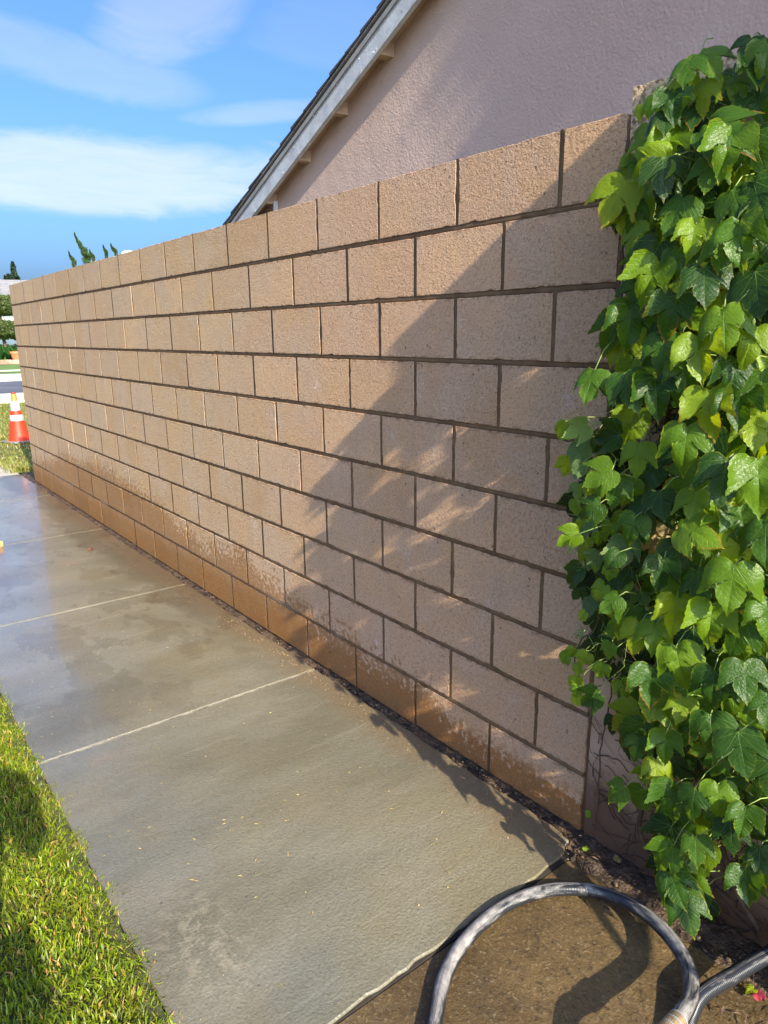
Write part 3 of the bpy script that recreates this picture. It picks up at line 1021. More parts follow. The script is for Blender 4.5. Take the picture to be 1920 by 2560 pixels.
# ------------------------------------------------------------------ LEAVES
def leaf_mesh(name, seed, lobed=1.0, curl=0.3, fold=0.25, droop=0.35, wave=0.05, mats=None, wide=1.0):
    r = random.Random(seed)
    half = [(0.0, 0.0), (0.07, -0.07), (0.20, -0.135), (0.36, -0.125), (0.49, -0.03), (0.55, 0.10), (0.57, 0.25), (0.585, 0.40), (0.61, 0.56), (0.67, 0.74),
            (0.53, 0.62), (0.41, 0.52), (0.295, 0.42), (0.275, 0.53), (0.285, 0.65), (0.225, 0.79), (0.125, 0.90), (0.05, 1.00), (0.0, 1.12)]
    plain = [(0.0, 0.0), (0.10, -0.07), (0.24, -0.09), (0.36, -0.02), (0.43, 0.10), (0.46, 0.22), (0.46, 0.34), (0.44, 0.44), (0.41, 0.53), (0.38, 0.60), (0.34, 0.66),
             (0.30, 0.72), (0.26, 0.77), (0.21, 0.82), (0.17, 0.86), (0.12, 0.90), (0.08, 0.94), (0.03, 0.98), (0.0, 1.04)]
    tmpl = [(plain[i][0] * (1 - lobed) + half[i][0] * lobed, plain[i][1] * (1 - lobed) + half[i][1] * lobed) for i in range(19)]

    def dens(side):
        out = []
        for i in range(18):
            a, b = tmpl[i], tmpl[i + 1]
            out.append((a[0] * side, a[1]))
            mx, my = (a[0] + b[0]) / 2, (a[1] + b[1]) / 2
            nx_, ny_ = (b[1] - a[1]), -(b[0] - a[0])
            ln = math.hypot(nx_, ny_) + 1e-6
            if 2 < i < 17:
                k = r.uniform(0.010, 0.034)
                mx += nx_ / ln * k
                my += ny_ / ln * k + 0.008
            out.append((mx * side, my))
        return out
    right = dens(1)
    left = dens(-1)[1:][::-1]
    asym = r.uniform(0.90, 1.10)
    outline = [(x * wide * asym, y) for x, y in right] + [(0.0, 1.12 if lobed > 0.5 else 1.04)] + [(x * wide / asym, y) for x, y in left]
    # rings shrink towards the main vein skeleton
    c0 = (0.0, 0.30)
    rings = [0.0, 0.38, 0.68, 0.88, 1.0]
    V, UV, E = [(0, 0, 0)], [c0], [0.0]
    n = len(outline)
    ph = r.random() * 6
    tw = r.uniform(-0.25, 0.25)

    def wfun(u, v, s):
        rr = math.hypot(u, v - 0.2)
        w = fold * abs(u) * (0.9 if u > 0 else 1.0)
        w -= droop * max(0, v - 0.15) ** 2
        w -= curl * (abs(u) ** 2) * 1.4
        w += wave * math.sin(rr * 9 + ph + 5 * math.atan2(u, v + 0.3)) * s
        w += tw * u * v
        w += 0.018 * math.sin((v - abs(u) * 0.75) * 30) * min(1, s * 1.2) * (0.5 if abs(u) > 0.02 else 0)
        return w
    for s in rings[1:]:
        for (x, y) in outline:
            u = c0[0] + (x - c0[0]) * s
            v = c0[1] + (y - c0[1]) * s
            V.append((u, v, 0))
            UV.append((u, v))
            E.append(s)
    ev = [0.0] + [s for s in rings[1:] for _ in outline]
    P = []
    for (u, v), s in zip(UV, ev):
        P.append((u, v, wfun(u, v, s)))
    F = []
    for j in range(n):
        F.append((0, 1 + j, 1 + (j + 1) % n))
    for k in range(len(rings) - 2):
        b0, b1 = 1 + k * n, 1 + (k + 1) * n
        for j in range(n):
            F.append((b0 + j, b1 + j, b1 + (j + 1) % n, b0 + (j + 1) % n))
    me = mesh_np(name, P, F, True)
    me.materials.append(mats)
    ul = me.uv_layers.new(name='UVMap')
    lv = np.empty(len(me.loops), dtype=np.int32)
    me.loops.foreach_get('vertex_index', lv)
    uvs = np.array(UV)[lv]
    uvs[:, 0] += 0.5
    uvs[:, 1] += 0.2
    ul.data.foreach_set('uv', uvs.astype(np.float32).ravel())
    at = me.attributes.new('edge', 'FLOAT', 'POINT')
    at.data.foreach_set('value', np.array(E, dtype=np.float32))
    return me


VAR = []
for i in range(12):
    VAR.append(dict(seed=i, lobed=[1, 1, 0.9, 0.75, 1, 0.85][i % 6], curl=[0.25, 0.5, 0.1, 0.35, 0.7, 0.2][i % 6], fold=[0.35, 0.15, 0.55, 0.3, 0.1, 0.7][(i * 5 + 1) % 6],
                    droop=[0.25, 0.5, 0.15, 0.7, 0.35, 0.45][(i * 7 + 2) % 6], wave=0.03 + 0.05 * (i % 3) / 2))
BIG = [leaf_mesh('leaf', mats=M_LEAF, **v) for v in VAR]
SMALL = [leaf_mesh('leaf', 40 + i, 0.05 + 0.1 * i, 0.3, 0.3 + 0.1 * i, 0.4, 0.05, M_LEAF) for i in range(4)]
YOUNG = [leaf_mesh('leaf', 60 + i, 0.3 + 0.2 * i, 0.5, 0.6, 0.5, 0.08, M_YOUNG) for i in range(3)]
DRY = [leaf_mesh('leaf', 80 + i, 0.9, 2.6, 1.5, 1.2, 0.22, M_DRYLEAF) for i in range(2)]


def leaf_matrix(J, tipdir, nrm, size):
    v = Vector(tipdir).normalized()
    n = Vector(nrm)
    n = (n - v * n.dot(v)).normalized()
    u = v.cross(n)
    return Matrix(((u.x * size, v.x * size, n.x * size, J.x), (u.y * size, v.y * size, n.y * size, J.y), (u.z * size, v.z * size, n.z * size, J.z), (0, 0, 0, 1)))


ivy = empty('ivy_vine', (0, 0, 0))
tag(ivy, 'Boston ivy with broad glossy green lobed leaves hanging over the near end of the wall', 'ivy')

STALKS = []          # (from, to, radius)


def put_leaf(J, tip, nrm, size, me, stalk=True, label=None):
    o = bpy.data.objects.new('leaf', me)
    link(o, ivy)
    o.matrix_local = leaf_matrix(J, tip, nrm, size)
    if label:
        o['label'] = label
    if stalk:
        back = Vector((rng.uniform(-0.03, 0.05), rng.uniform(0.05, 0.10), rng.uniform(-0.02, 0.05)))
        if J.x < 0.36:
            back = back * 1.5 + Vector((0.02, 0, 0.02))
        e = J + back * (0.6 + size * 4)
        e.y = min(e.y, -0.012)
        STALKS.append((J, e, 0.0011 + size * 0.003))
    return o


# leaves read off the photograph one by one: junction px, tip px, distance of the junction from the wall
HAND = [
    (1563, 455, 1502, 565, .10), (1674, 398, 1570, 440, .12), (1708, 498, 1655, 590, .13), (1657, 396, 1662, 478, .13), (1831, 328, 1800, 438, .16),
    (1778, 312, 1862, 330, .14), (1725, 150, 1705, 215, .10), (1686, 228, 1680, 292, .10), (1665, 281, 1662, 330, .10), (1752, 132, 1795, 168, .09),
    (1886, 145, 1898, 205, .11), (1831, 192, 1852, 236, .09), (1752, 262, 1725, 320, .09), (1852, 553, 1840, 662, .18), (1886, 455, 1908, 560, .16),
    (1831, 476, 1855, 545, .15), (1648, 655, 1592, 762, .13), (1652, 605, 1595, 712, .11), (1759, 668, 1765, 766, .17), (1695, 742, 1652, 844, .15),
    (1810, 774, 1810, 884, .19), (1661, 838, 1648, 925, .14), (1752, 846, 1748, 955, .18), (1886, 820, 1862, 910, .18), (1890, 680, 1896, 795, .18),
    (1580, 760, 1566, 872, .09), (1485, 930, 1456, 1008, .13), (1564, 932, 1590, 1016, .14), (1637, 945, 1646, 1042, .14), (1719, 1067, 1704, 1176, .17),
    (1817, 1148, 1794, 1272, .19), (1776, 977, 1768, 1092, .17), (1837, 1412, 1818, 1537, .20), (1861, 1547, 1818, 1645, .18), (1630, 1669, 1622, 1772, .15),
    (1690, 1616, 1704, 1722, .15), (1861, 1657, 1870, 1760, .18), (1690, 1494, 1682, 1592, .14), (1745, 1430, 1750, 1520, .14), (1707, 1315, 1785, 1352, .17),
    (1782, 1510, 1768, 1620, .17), (1786, 1675, 1776, 1775, .18), (1882, 1038, 1888, 1130, .16), (1894, 1152, 1904, 1285, .20), (1915, 1307, 1912, 1420, .19),
    (1845, 1340, 1812, 1420, .16), (1446, 1335, 1388, 1362, .15), (1500, 1258, 1442, 1292, .14), (1530, 1175, 1455, 1216, .14), (1548, 1380, 1512, 1425, .15),
    (1544, 1492, 1494, 1530, .15), (1738, 1970, 1724, 2052, .16), (1665, 1833, 1660, 1912, .13), (1560, 1968, 1505, 2000, .12), (1738, 2092, 1742, 2170, .15),
    (1682, 2118, 1632, 2178, .14), (1672, 2180, 1712, 2275, .13), (1705, 2235, 1740, 2345, .13), (1865, 2172, 1868, 2268, .17), (1776, 1789, 1780, 1900, .19),
    (1845, 1830, 1868, 1950, .20), (1865, 2016, 1850, 2100, .17), (1900, 2118, 1896, 2195, .16), (1826, 2050, 1830, 2140, .16), (1690, 1960, 1672, 2060, .13),
    (1795, 1960, 1800, 2050, .15), (1710, 1745, 1690, 1810, .15), (1800, 60 + 1240, 1790, 1385, .15), (1740, 1230, 1730, 1310, .14), (1600, 1110, 1585, 1190, .12),
    (1850, 980, 1842, 1075, .17), (1700, 620, 1712, 700, .13), (1790, 400, 1760, 480, .14), (1740, 560, 1722, 640, .14), (1812, 600, 1800, 690, .15),
    (1885, 330, 1900, 420, .13), (1895, 230, 1905, 300, .10), (1600, 500, 1575, 570, .08), (1612, 352, 1596, 400, .07), (1592, 392, 1578, 438, .06),
    (1575, 420, 1560, 470, .06), (1600, 700, 1570, 770, .08), (1720, 900, 1712, 990, .14), (1840, 900, 1830, 990, .17), (1905, 930, 1900, 1030, .17),
    (1925, 1500, 1920, 1610, .18), (1925, 1730, 1915, 1830, .18), (1930, 1900, 1925, 2000, .16), (1930, 560, 1925, 660, .16), (1920, 105, 1915, 175, .12),
    (1880, 95, 1850, 150, .10), (1850, 1270, 1870, 1360, .15), (1640, 1560, 1630, 1640, .12), (1600, 1560, 1580, 1640, .12), (1660, 1400, 1640, 1480, .13),
    (1590, 1290, 1560, 1360, .13), (1650, 1230, 1660, 1300, .12), (1600, 1840, 1585, 1905, .10), (1640, 1900, 1640, 1970, .11),
]
PLACED = []
idx = 0
for (jx, jy, tx, ty, d) in HAND:
    d += 0.075 + 0.075 - 0.115 * (jx - 1450) / 500
    J = on_wall(jx, jy, -d)
    T = on_wall(tx, ty, -d - 0.035)
    size = (T - J).length * 1.0
    tip = (T - J).normalized()
    tocam = (CAM - J).normalized()
    nrm = (tocam * 0.75 + Vector((rng.uniform(-0.35, 0.45), -0.35, 0.35 + rng.uniform(-0.1, 0.4)))).normalized()
    me = BIG[(idx * 5) % 12] if size > 0.055 else SMALL[idx % 4]
    put_leaf(J, tip, nrm, size * 0.94, me)
    PLACED.append((jx, jy, (ty - jy) * 0.5 + 20))
    idx += 1

POLY = [(1860, 95), (1925, 60), (2010, 40), (2010, 2300), (1925, 2262), (1850, 2270), (1830, 2230), (1770, 2330), (1715, 2300), (1680, 2230), (1632, 2150), (1650, 2080), (1600, 2030), (1540, 1985),
        (1560, 1905), (1520, 1850), (1490, 1790), (1500, 1740), (1470, 1700), (1440, 1640), (1470, 1580), (1450, 1500), (1425, 1450), (1425, 1390), (1420, 1310), (1450, 1250), (1440, 1180),
        (1450, 1110), (1470, 1050), (1530, 1000), (1500, 960), (1545, 900), (1545, 800), (1545, 700), (1550, 600), (1530, 520), (1555, 440), (1570, 400), (1600, 350), (1648, 290), (1690, 200), (1735, 140), (1800, 150)]
BARE = [(1675, 375, 62, 46), (1885, 268, 60, 52), (1565, 640, 30, 70), (1662, 1010, 66, 52), (1600, 250, 26, 60), (1560, 1900, 60, 50), (1545, 2080, 60, 60), (1830, 2180, 60, 30), (1790, 150, 30, 18)]


def inside(x, y):
    c = False
    n = len(POLY)
    for i in range(n):
        x1, y1 = POLY[i]
        x2, y2 = POLY[(i + 1) % n]
        if (y1 > y) != (y2 > y) and x < (x2 - x1) * (y - y1) / (y2 - y1) + x1:
            c = not c
    return c


def bare(x, y, k=1.0):
    return any(((x - bx) / (rx_ * k)) ** 2 + ((y - by) / (ry_ * k)) ** 2 < 1 for bx, by, rx_, ry_ in BARE)


# outer leaves between the hand-read ones
cnt = 0
tries = 0
while cnt < 150 and tries < 60000:
    tries += 1
    x, y = rng.uniform(1420, 1935), rng.uniform(80, 2300)
    if not inside(x, y) or bare(x, y) or not inside(x, y + 50):
        continue
    if any((x - a_) ** 2 + (y - b_) ** 2 < (r_ * 0.52) ** 2 for a_, b_, r_ in PLACED):
        continue
    left = max(0.0, min(1.0, (1640 - x) / 140)) if y < 1800 else 0.0
    d = rng.uniform(0.08, 0.185) + 0.065 - 0.105 * (x - 1450) / 500
    J = on_wall(x, y, -d)
    s = rng.uniform(0.050, 0.118) * (1 - 0.38 * left)
    if y < 330 or y > 1850:
        s *= 0.75
    an = rng.gauss(0, 0.55) + (0.25 if x < 1600 else 0)
    tip = Vector((-math.sin(an), -rng.uniform(0.1, 0.55), -math.cos(an)))
    nrm = Vector((rng.uniform(-0.25, 0.6), -0.8, rng.uniform(0.1, 0.8)))
    if 900 < y < 1560 and x < 1640 and rng.random() < 0.45:
        nrm = Vector((-0.2 + rng.uniform(-0.5, 0.3), 0.9, rng.uniform(0.0, 0.5)))        # seen from its pale underside
    me = BIG[rng.randrange(12)] if rng.random() < 0.75 - 0.5 * left else SMALL[rng.randrange(4)]
    if rng.random() < 0.06 or (y < 320 and rng.random() < 0.35):
        me = YOUNG[rng.randrange(3)]
    put_leaf(J, tip, nrm, s, me)
    PLACED.append((x, y, 70 - 28 * left))
    cnt += 1
# young yellow-green shoots of the hanging clump
for (x, y, s, d) in [(1485, 1278, .05, .17), (1460, 1300, .04, .16), (1515, 1462, .055, .18), (1500, 1475, .04, .18), (1465, 1530, .035, .17), (1440, 1622, .045, .15), (1470, 1632, .05, .15), (1420, 1635, .045, .15),
                     (1448, 1660, .04, .15), (1440, 1690, .045, .15), (1446, 1715, .04, .15), (1440, 1738, .035, .15), (1510, 1660, .05, .16), (1530, 1610, .05, .16), (1500, 1330, .04, .17), (1530, 1310, .045, .16),
                     (1608, 265, .035, .09), (1625, 258, .035, .09), (1640, 245, .045, .1), (1700, 610, .035, .16), (1710, 580, .03, .16), (1480, 1210, .045, .15), (1440, 1250, .05, .15),
                     (1420, 1060, .06, .16), (1425, 1145, .06, .16), (1500, 1390, .05, .16), (1475, 1345, .035, .17), (1530, 1500, .06, .16), (1540, 1560, .05, .15)]:
    J = on_wall(x, y, -d)
    put_leaf(J, (rng.uniform(-.6, .3), rng.uniform(-.5, .0), -1), (rng.uniform(-.2, .8), -.6, rng.uniform(.2, .9)), s * 0.9, YOUNG[rng.randrange(3)])
for (x, y, s) in [(1632, 1295, .085), (1648, 1345, .07)]:
    put_leaf(on_wall(x, y, -0.16), (-.1, -.05, -1), (.4, -.8, .3), s, DRY[0 if x < 1640 else 1], label='withered tan leaf curled up on itself')

# inner leaves darkened for shade, as one mass, with unseen growth beyond the frame
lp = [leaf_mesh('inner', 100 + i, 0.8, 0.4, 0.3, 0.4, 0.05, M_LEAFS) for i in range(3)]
proto = []
for me in lp:
    nv = len(me.vertices)
    co = np.empty(nv * 3, dtype=np.float32)
    me.vertices.foreach_get('co', co)
    co = co.reshape(-1, 3)
    # keep centre + 2 rings to stay light
    n = (nv - 1) // 4
    keep = [0] + list(range(1 + n, 1 + 2 * n)) + list(range(1 + 3 * n, 1 + 4 * n))
    F = [(0, 1 + j, 1 + (j + 1) % n) for j in range(n)] + [(1 + j, 1 + n + j, 1 + n + (j + 1) % n, 1 + (j + 1) % n) for j in range(n)]
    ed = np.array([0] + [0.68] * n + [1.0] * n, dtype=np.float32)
    proto.append((co[keep], F, ed))
VV, FF, EE, RR, UU = [], [], [], [], []
base = 0


def inner_leaf(J, tip, nrm, s, rv):
    global base
    co, F, ed = proto[rng.randrange(3)]
    M = np.array(leaf_matrix(J, tip, nrm, s))
    VV.append(co @ M[:3, :3].T + M[:3, 3])
    FF.extend([tuple(i + base for i in f) for f in F])
    EE.append(ed)
    RR.append(np.full(len(co), rv, dtype=np.float32))
    UU.append(co[:, :2] + np.array([0.5, 0.2]))
    base += len(co)


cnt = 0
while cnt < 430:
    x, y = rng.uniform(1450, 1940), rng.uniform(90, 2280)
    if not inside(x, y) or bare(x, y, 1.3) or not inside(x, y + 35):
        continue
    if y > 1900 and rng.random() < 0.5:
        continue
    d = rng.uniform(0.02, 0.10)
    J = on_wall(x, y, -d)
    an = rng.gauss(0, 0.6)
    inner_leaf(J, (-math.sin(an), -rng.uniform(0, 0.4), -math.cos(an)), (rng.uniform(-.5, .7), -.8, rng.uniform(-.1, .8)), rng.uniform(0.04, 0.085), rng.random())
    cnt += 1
# unseen leaves past the right frame edge, shaped round the pilaster to dapple the wall
cnt = 0
while cnt < 60:
    x = rng.uniform(0.80, 1.55)
    z = rng.uniform(0.35, 2.58)
    if x < 0.94 and z > 1.8 and False:
        continue
    env = 0.24 + 0.05 * noise.noise(Vector((x * 3, z * 3.5, 2))) + 0.035 * noise.noise(Vector((x * 9, z * 9, 5)))
    if z < 0.8:
        env *= 0.75 + 0.3 * (z - 0.35)
    d = env * (1 - abs(rng.gauss(0, 0.22)))
    lim = PZ + 0.607 * (x - PX0)
    if z > lim - 0.10:
        continue
    if d < 0.02:
        continue
    # keep clear of the view
    q = RM @ (Vector((x, -d, z)) - CAM)
    if q.z > 0.01 and 960 + FPX * q.x / q.z < 1990 and 1280 + FPX * q.y / q.z < 2750:
        continue
    an = rng.gauss(0, 0.5)
    inner_leaf(Vector((x, -d, z)), (-math.sin(an), -0.3, -math.cos(an)), (rng.uniform(-.5, .7), -.8, rng.uniform(-.1, .8)), rng.uniform(0.06, 0.11), rng.random())
    cnt += 1
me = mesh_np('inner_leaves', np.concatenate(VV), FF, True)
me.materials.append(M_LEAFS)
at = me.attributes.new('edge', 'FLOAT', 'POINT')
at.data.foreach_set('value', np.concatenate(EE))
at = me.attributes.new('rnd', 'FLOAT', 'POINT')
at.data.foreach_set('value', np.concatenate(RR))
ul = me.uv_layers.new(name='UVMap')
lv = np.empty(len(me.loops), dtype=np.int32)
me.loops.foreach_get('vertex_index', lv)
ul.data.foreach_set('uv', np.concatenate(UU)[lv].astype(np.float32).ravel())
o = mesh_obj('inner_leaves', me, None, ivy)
tag(o, kind='stuff')


def tubes_obj(name, items, m, parent, seg=5, kind=None):
    V, F = [], []
    for pts, r in items:
        v, f, _ = tube(pts, r, seg, True, len(V))
        V += v
        F += f
    o = mesh_obj(name, mesh_np(name, V, F, True), m, parent)
    if kind:
        o['kind'] = kind
    return o


st = []
for a, b, r in STALKS:
    midp = (a + b) / 2 + Vector((0, -0.006, 0.010))
    st.append(([a, midp, b], [r, r, r * 1.3]))
tubes_obj('leaf_stalks', st, M_STALK, ivy, 5, 'stuff')


def vine(pxs, r0, r1, wig=0.008):
    pts = [on_wall(x, y, -d) for x, y, d in pxs]
    c = catmull(pts, 10)
    out = []
    for i, p in enumerate(c):
        out.append(p + Vector((noise.noise(p * 25), noise.noise(p * 25 + Vector((9, 0, 0))) * 0.5, noise.noise(p * 25 + Vector((0, 9, 0))))) * wig)
    n = len(out)
    return out, [r0 + (r1 - r0) * i / (n - 1) for i in range(n)]


for pxs, r0, r1 in [
    ([(1690, 2290, .02), (1640, 2180, .02), (1600, 2050, .02), (1650, 1900, .03), (1640, 1700, .03), (1660, 1480, .03), (1655, 1300, .03), (1652, 1120, .035), (1670, 1000, .03), (1700, 860, .03), (1720, 640, .03), (1745, 430, .03), (1790, 260, .02), (1870, 130, .01)], .008, .004),
    ([(1655, 1120, .04), (1648, 1190, .05), (1650, 1260, .06), (1628, 1330, .08)], .007, .003),
    ([(1540, 800, .03), (1556, 960, .04), (1560, 1040, .06), (1545, 1130, .08), (1520, 1230, .10), (1480, 1330, .12), (1475, 1400, .12), (1500, 1480, .13), (1490, 1560, .13), (1445, 1620, .13), (1438, 1700, .14), (1444, 1745, .14)], .0042, .0014),
    ([(1552, 480, .02), (1560, 620, .015), (1553, 760, .02), (1545, 900, .02), (1552, 1000, .03)], .0035, .0025),
    ([(1545, 880, .02), (1548, 980, .02), (1540, 1100, .02), (1536, 1300, .02), (1540, 1500, .02), (1530, 1700, .02), (1500, 1900, .01), (1490, 2080, .01)], .003, .002),
    ([(1740, 1400, .04), (1640, 1440, .07), (1530, 1470, .12)], .0028, .0012),
    ([(1600, 1300, .05), (1540, 1340, .10), (1475, 1350, .14)], .0025, .0012),
    ([(1900, 2330, .03), (1830, 2200, .02), (1800, 2000, .02), (1850, 1800, .02), (1830, 1500, .02), (1860, 1200, .02), (1840, 900, .02), (1870, 600, .02), (1850, 380, .02)], .007, .004),
    ([(1571, 1635, .03), (1595, 1660, .08), (1560, 1620, .12)], .0016, .0012)]:
    p, r = vine(pxs, r0, r1)
    V, F, _ = tube(p, r, 7)
    mesh_obj('vine_stem', mesh_np('vine_stem', V, F, True), M_STEM, ivy)
# unseen runner added beyond the frame to cast the thin shadow line on the ground
p = catmull([(0.86, -0.02, 0.42), (0.90, -0.20, 0.55), (1.2, -0.275, 0.63), (1.6, -0.38, 0.74), (2.0, -0.485, 0.85), (2.05, -0.3, 0.95), (2.05, 0.0, 1.0)], 8)
V, F, _ = tube(p, 0.013, 8)
mesh_obj('vine_stem', mesh_np('vine_stem', V, F, True), M_STEM, ivy)

# clinging rootlets: web of dark threads on the old wall
items = []
for i in range(330):
    if i < 200:
        px_, py_ = rng.uniform(1480, 1930), rng.uniform(1780, 2330)
    elif i < 290:
        px_, py_ = rng.uniform(1590, 1730), rng.uniform(930, 1110)
    else:
        px_, py_ = rng.uniform(1480, 1930), rng.uniform(300, 1800)
    p = on_wall(px_, py_, -0.004)
    if p.x < 0.215 or p.z < 0:
        continue
    a = rng.uniform(0, 2 * PI) if i % 3 else rng.choice((0.3, 2.8, -0.4))
    pts = []
    n = rng.randrange(5, 12)
    for k in range(n):
        pts.append(p.copy())
        a += rng.gauss(0, 0.35)
        p = p + Vector((math.cos(a), 0, math.sin(a))) * rng.uniform(0.010, 0.020)
        p.y = -0.004 - 0.003 * rng.random()
        p.x = max(p.x, 0.216)
    items.append((pts, [rng.uniform(0.0007, 0.0016)] * n))
tubes_obj('rootlets', items, M_ROOT, ivy, 4, 'stuff')
# tendrils and flower stalks of the hanging clump
items = []
for i in range(70):
    px_, py_ = rng.uniform(1440, 1600), rng.uniform(1020, 1660)
    p = on_wall(px_, py_, -rng.uniform(0.10, 0.18))
    d = Vector((rng.gauss(0, 1), rng.gauss(0, 0.4), rng.gauss(0, 0.8))).normalized()
    pts = []
    for k in range(7):
        pts.append(p.copy())
        p = p + d * 0.011
        d = (d + Vector((rng.gauss(0, .3), rng.gauss(0, .2), rng.gauss(-.1, .3)))).normalized()
    items.append((pts, [0.0012 * (1 - k * 0.1) for k in range(7)]))
tubes_obj('tendrils', items, M_STALK, ivy, 4, 'stuff')
# clusters of tiny green flower buds
bm = bmesh.new()
for (x, y) in [(1490, 1278), (1478, 1270), (1535, 1330), (1575, 1320), (1565, 1130), (1450, 1580), (1560, 1200), (1440, 1590), (1552, 930), (1690, 1290), (1570, 970), (1455, 1420)]:
    c = on_wall(x, y, -0.15)
    for k in range(26):
        p = c + Vector((rng.gauss(0, .008), rng.gauss(0, .008), rng.gauss(0, .008)))
        bmesh.ops.create_icosphere(bm, subdivisions=1, radius=rng.uniform(.0013, .0024), matrix=Matrix.Translation(p))
o = bm_obj('flower_buds', bm, simple('bud_green', (0.16, 0.30, 0.05), 0.5, 0.3, 60), ivy, True)
tag(o, kind='stuff')

# ------------------------------------------------------------------ SOIL DEBRIS
bm = bmesh.new()
for i in range(650):
    x = rng.uniform(-7.2, 0.2) if i < 350 else (rng.uniform(-1.4, 1.0))
    y = rng.uniform(-0.045, -0.005) if x < 0.22 else rng.uniform(-0.17, -0.005)
    s = rng.uniform(0.0015, 0.005) * (1.6 if rng.random() < 0.08 else 1)
    r = bmesh.ops.create_icosphere(bm, subdivisions=1, radius=s, matrix=Matrix.Translation((x, y, -0.010 + rng.uniform(-.002, .006))) @ Matrix.Rotation(rng.random() * 6, 4, 'X') @ Matrix.Diagonal((1.3, 1, 0.6, 1)))
o = bm_obj('gravel', bm, simple('gravel_stone', (0.15, 0.10, 0.06), 0.6, 0.6, 90))
tag(o, 'small wet gravel lying in the soil along the foot of the walls', 'gravel', kind='stuff')
bm = bmesh.new()
for i in range(260):
    x = rng.uniform(-2.2, 0.3)
    y = -0.075 - abs(rng.gauss(0, 0.045))
    s = rng.uniform(0.0010, 0.0024)
    bmesh.ops.create_icosphere(bm, subdivisions=1, radius=s, matrix=Matrix.Translation((x, y, s * 0.6)))
o = bm_obj('sand_grains', bm, simple('sand_grain', (0.42, 0.27, 0.12), 0.5, 0.3, 90))
tag(o, 'orange brown sand grains scattered on the walk beside the soil strip', 'sand', kind='stuff')
# dead litter at the foot of the ivy
VV, FF = [], []
for i in range(520):
    if i % 2:
        continue
    x, y = rng.uniform(0.22, 1.3), -abs(rng.gauss(0.05, 0.055))
    if y < -0.2:
        continue
    if i > 420:
        x, y = rng.uniform(0.72, 1.0), rng.uniform(-0.30, -0.05)
    a = rng.uniform(0, PI * 2)
    l = rng.uniform(0.006, 0.022)
    w = rng.uniform(0.001, 0.004)
    c = Vector((x, y, 0.002 + rng.uniform(0, 0.012)))
    d = Vector((math.cos(a), math.sin(a), rng.uniform(-.2, .3))) * l
    e = Vector((-math.sin(a), math.cos(a), rng.uniform(-.3, .3))) * w
    b = len(VV)
    VV += [c - d, c - e, c + d, c + e + Vector((0, 0, 0.002))]
    FF.append((b, b + 1, b + 2, b + 3))
o = mesh_obj('leaf_litter', mesh_np('leaf_litter', VV, FF), simple('dead_leaf', (0.11, 0.06, 0.035), 0.7, 0.5, 45))
tag(o, 'reddish brown dead stalks and leaf crumbs on the soil below the ivy', 'leaf litter', kind='stuff')
# fallen leaves picked out one by one
FALL = [(1540, 2152, 1, .026, 'pale yellow fallen leaf on the soil below the ivy', M_DRYLEAF), (1468, 2125, 0, .020, 'small green fallen leaf on the dark soil by the end of the block wall', M_YOUNG),
        (1902, 2500, 1, .030, 'pinkish red fallen leaf at the right edge on the brown pavement', simple('red_leaf', (0.30, 0.035, 0.05), 0.5, 0.2)),
        (228, 1372, 0, .035, 'small rust red dry leaf lying on the wet walk', simple('rust_leaf', (0.22, 0.06, 0.025), 0.6, 0.2)),
        (1885, 2470, 0, .026, 'small dark green leaf lying beside the hose at the right edge', M_LEAF), (1465, 2035, 0, .022, 'little green seedling leaf against the seam of the two walls', M_YOUNG)]
for (x, y, k, s, lab, mm) in FALL:
    me = leaf_mesh('fallen_leaf', 300 + x, 0.2 if k else 0.4, 0.6, 0.5, 0.4, 0.1, mm)
    o = mesh_obj('fallen_leaf', me, None)
    p = on_ground(x, y, 0.012)
    if y == 2035:
        p = on_wall(x, y, -0.012)
    a = rng.uniform(0, 6)
    M = leaf_matrix(p, (math.cos(a), math.sin(a), 0.15), (0.1, -0.1, 1) if y != 2035 else (.2, -1, .3), s)
    o.matrix_world = M
    tag(o, lab, 'leaf')
# grass clippings on the walk
VV, FF = [], []
spots = [(715, 2052), (725, 2040), (560, 2060), (545, 2072), (320, 2078), (275, 2090), (490, 2202), (480, 2200), (640, 2182), (728, 2045), (640, 2150), (130, 1835), (105, 1842), (375, 1775), (720, 2135), (485, 2098), (560, 2050), (250, 1685), (275, 1620), (420, 1845), (150, 1880), (1105, 2030), (980, 2022), (1120, 2180), (1230, 2190), (1050, 2090), (1080, 2110), (640, 2060), (575, 2075), (470, 2160), (600, 2190), (210, 1875)]
for i in range(240):
    if i < len(spots):
        p = on_ground(*spots[i], 0.003)
        l = rng.uniform(0.006, 0.013)
    else:
        p = Vector((rng.uniform(-4.5, 0.2), rng.uniform(-1.24, -0.15), 0.002))
        l = rng.uniform(0.002, 0.007)
    a = rng.uniform(0, PI)
    d = Vector((math.cos(a), math.sin(a), 0)) * l
    e = Vector((-math.sin(a), math.cos(a), 0)) * rng.uniform(0.0008, 0.0018)
    b = len(VV)
    VV += [p - d, p - e + Vector((0, 0, .001)), p + d, p + e + Vector((0, 0, .002))]
    FF.append((b, b + 1, b + 2, b + 3))
o = mesh_obj('grass_clippings', mesh_np('grass_clippings', VV, FF), simple('clipping', (0.42, 0.30, 0.10), 0.6, 0.5, 30))
tag(o, 'straw coloured grass clippings strewn over the wet walk', 'clippings', kind='stuff')

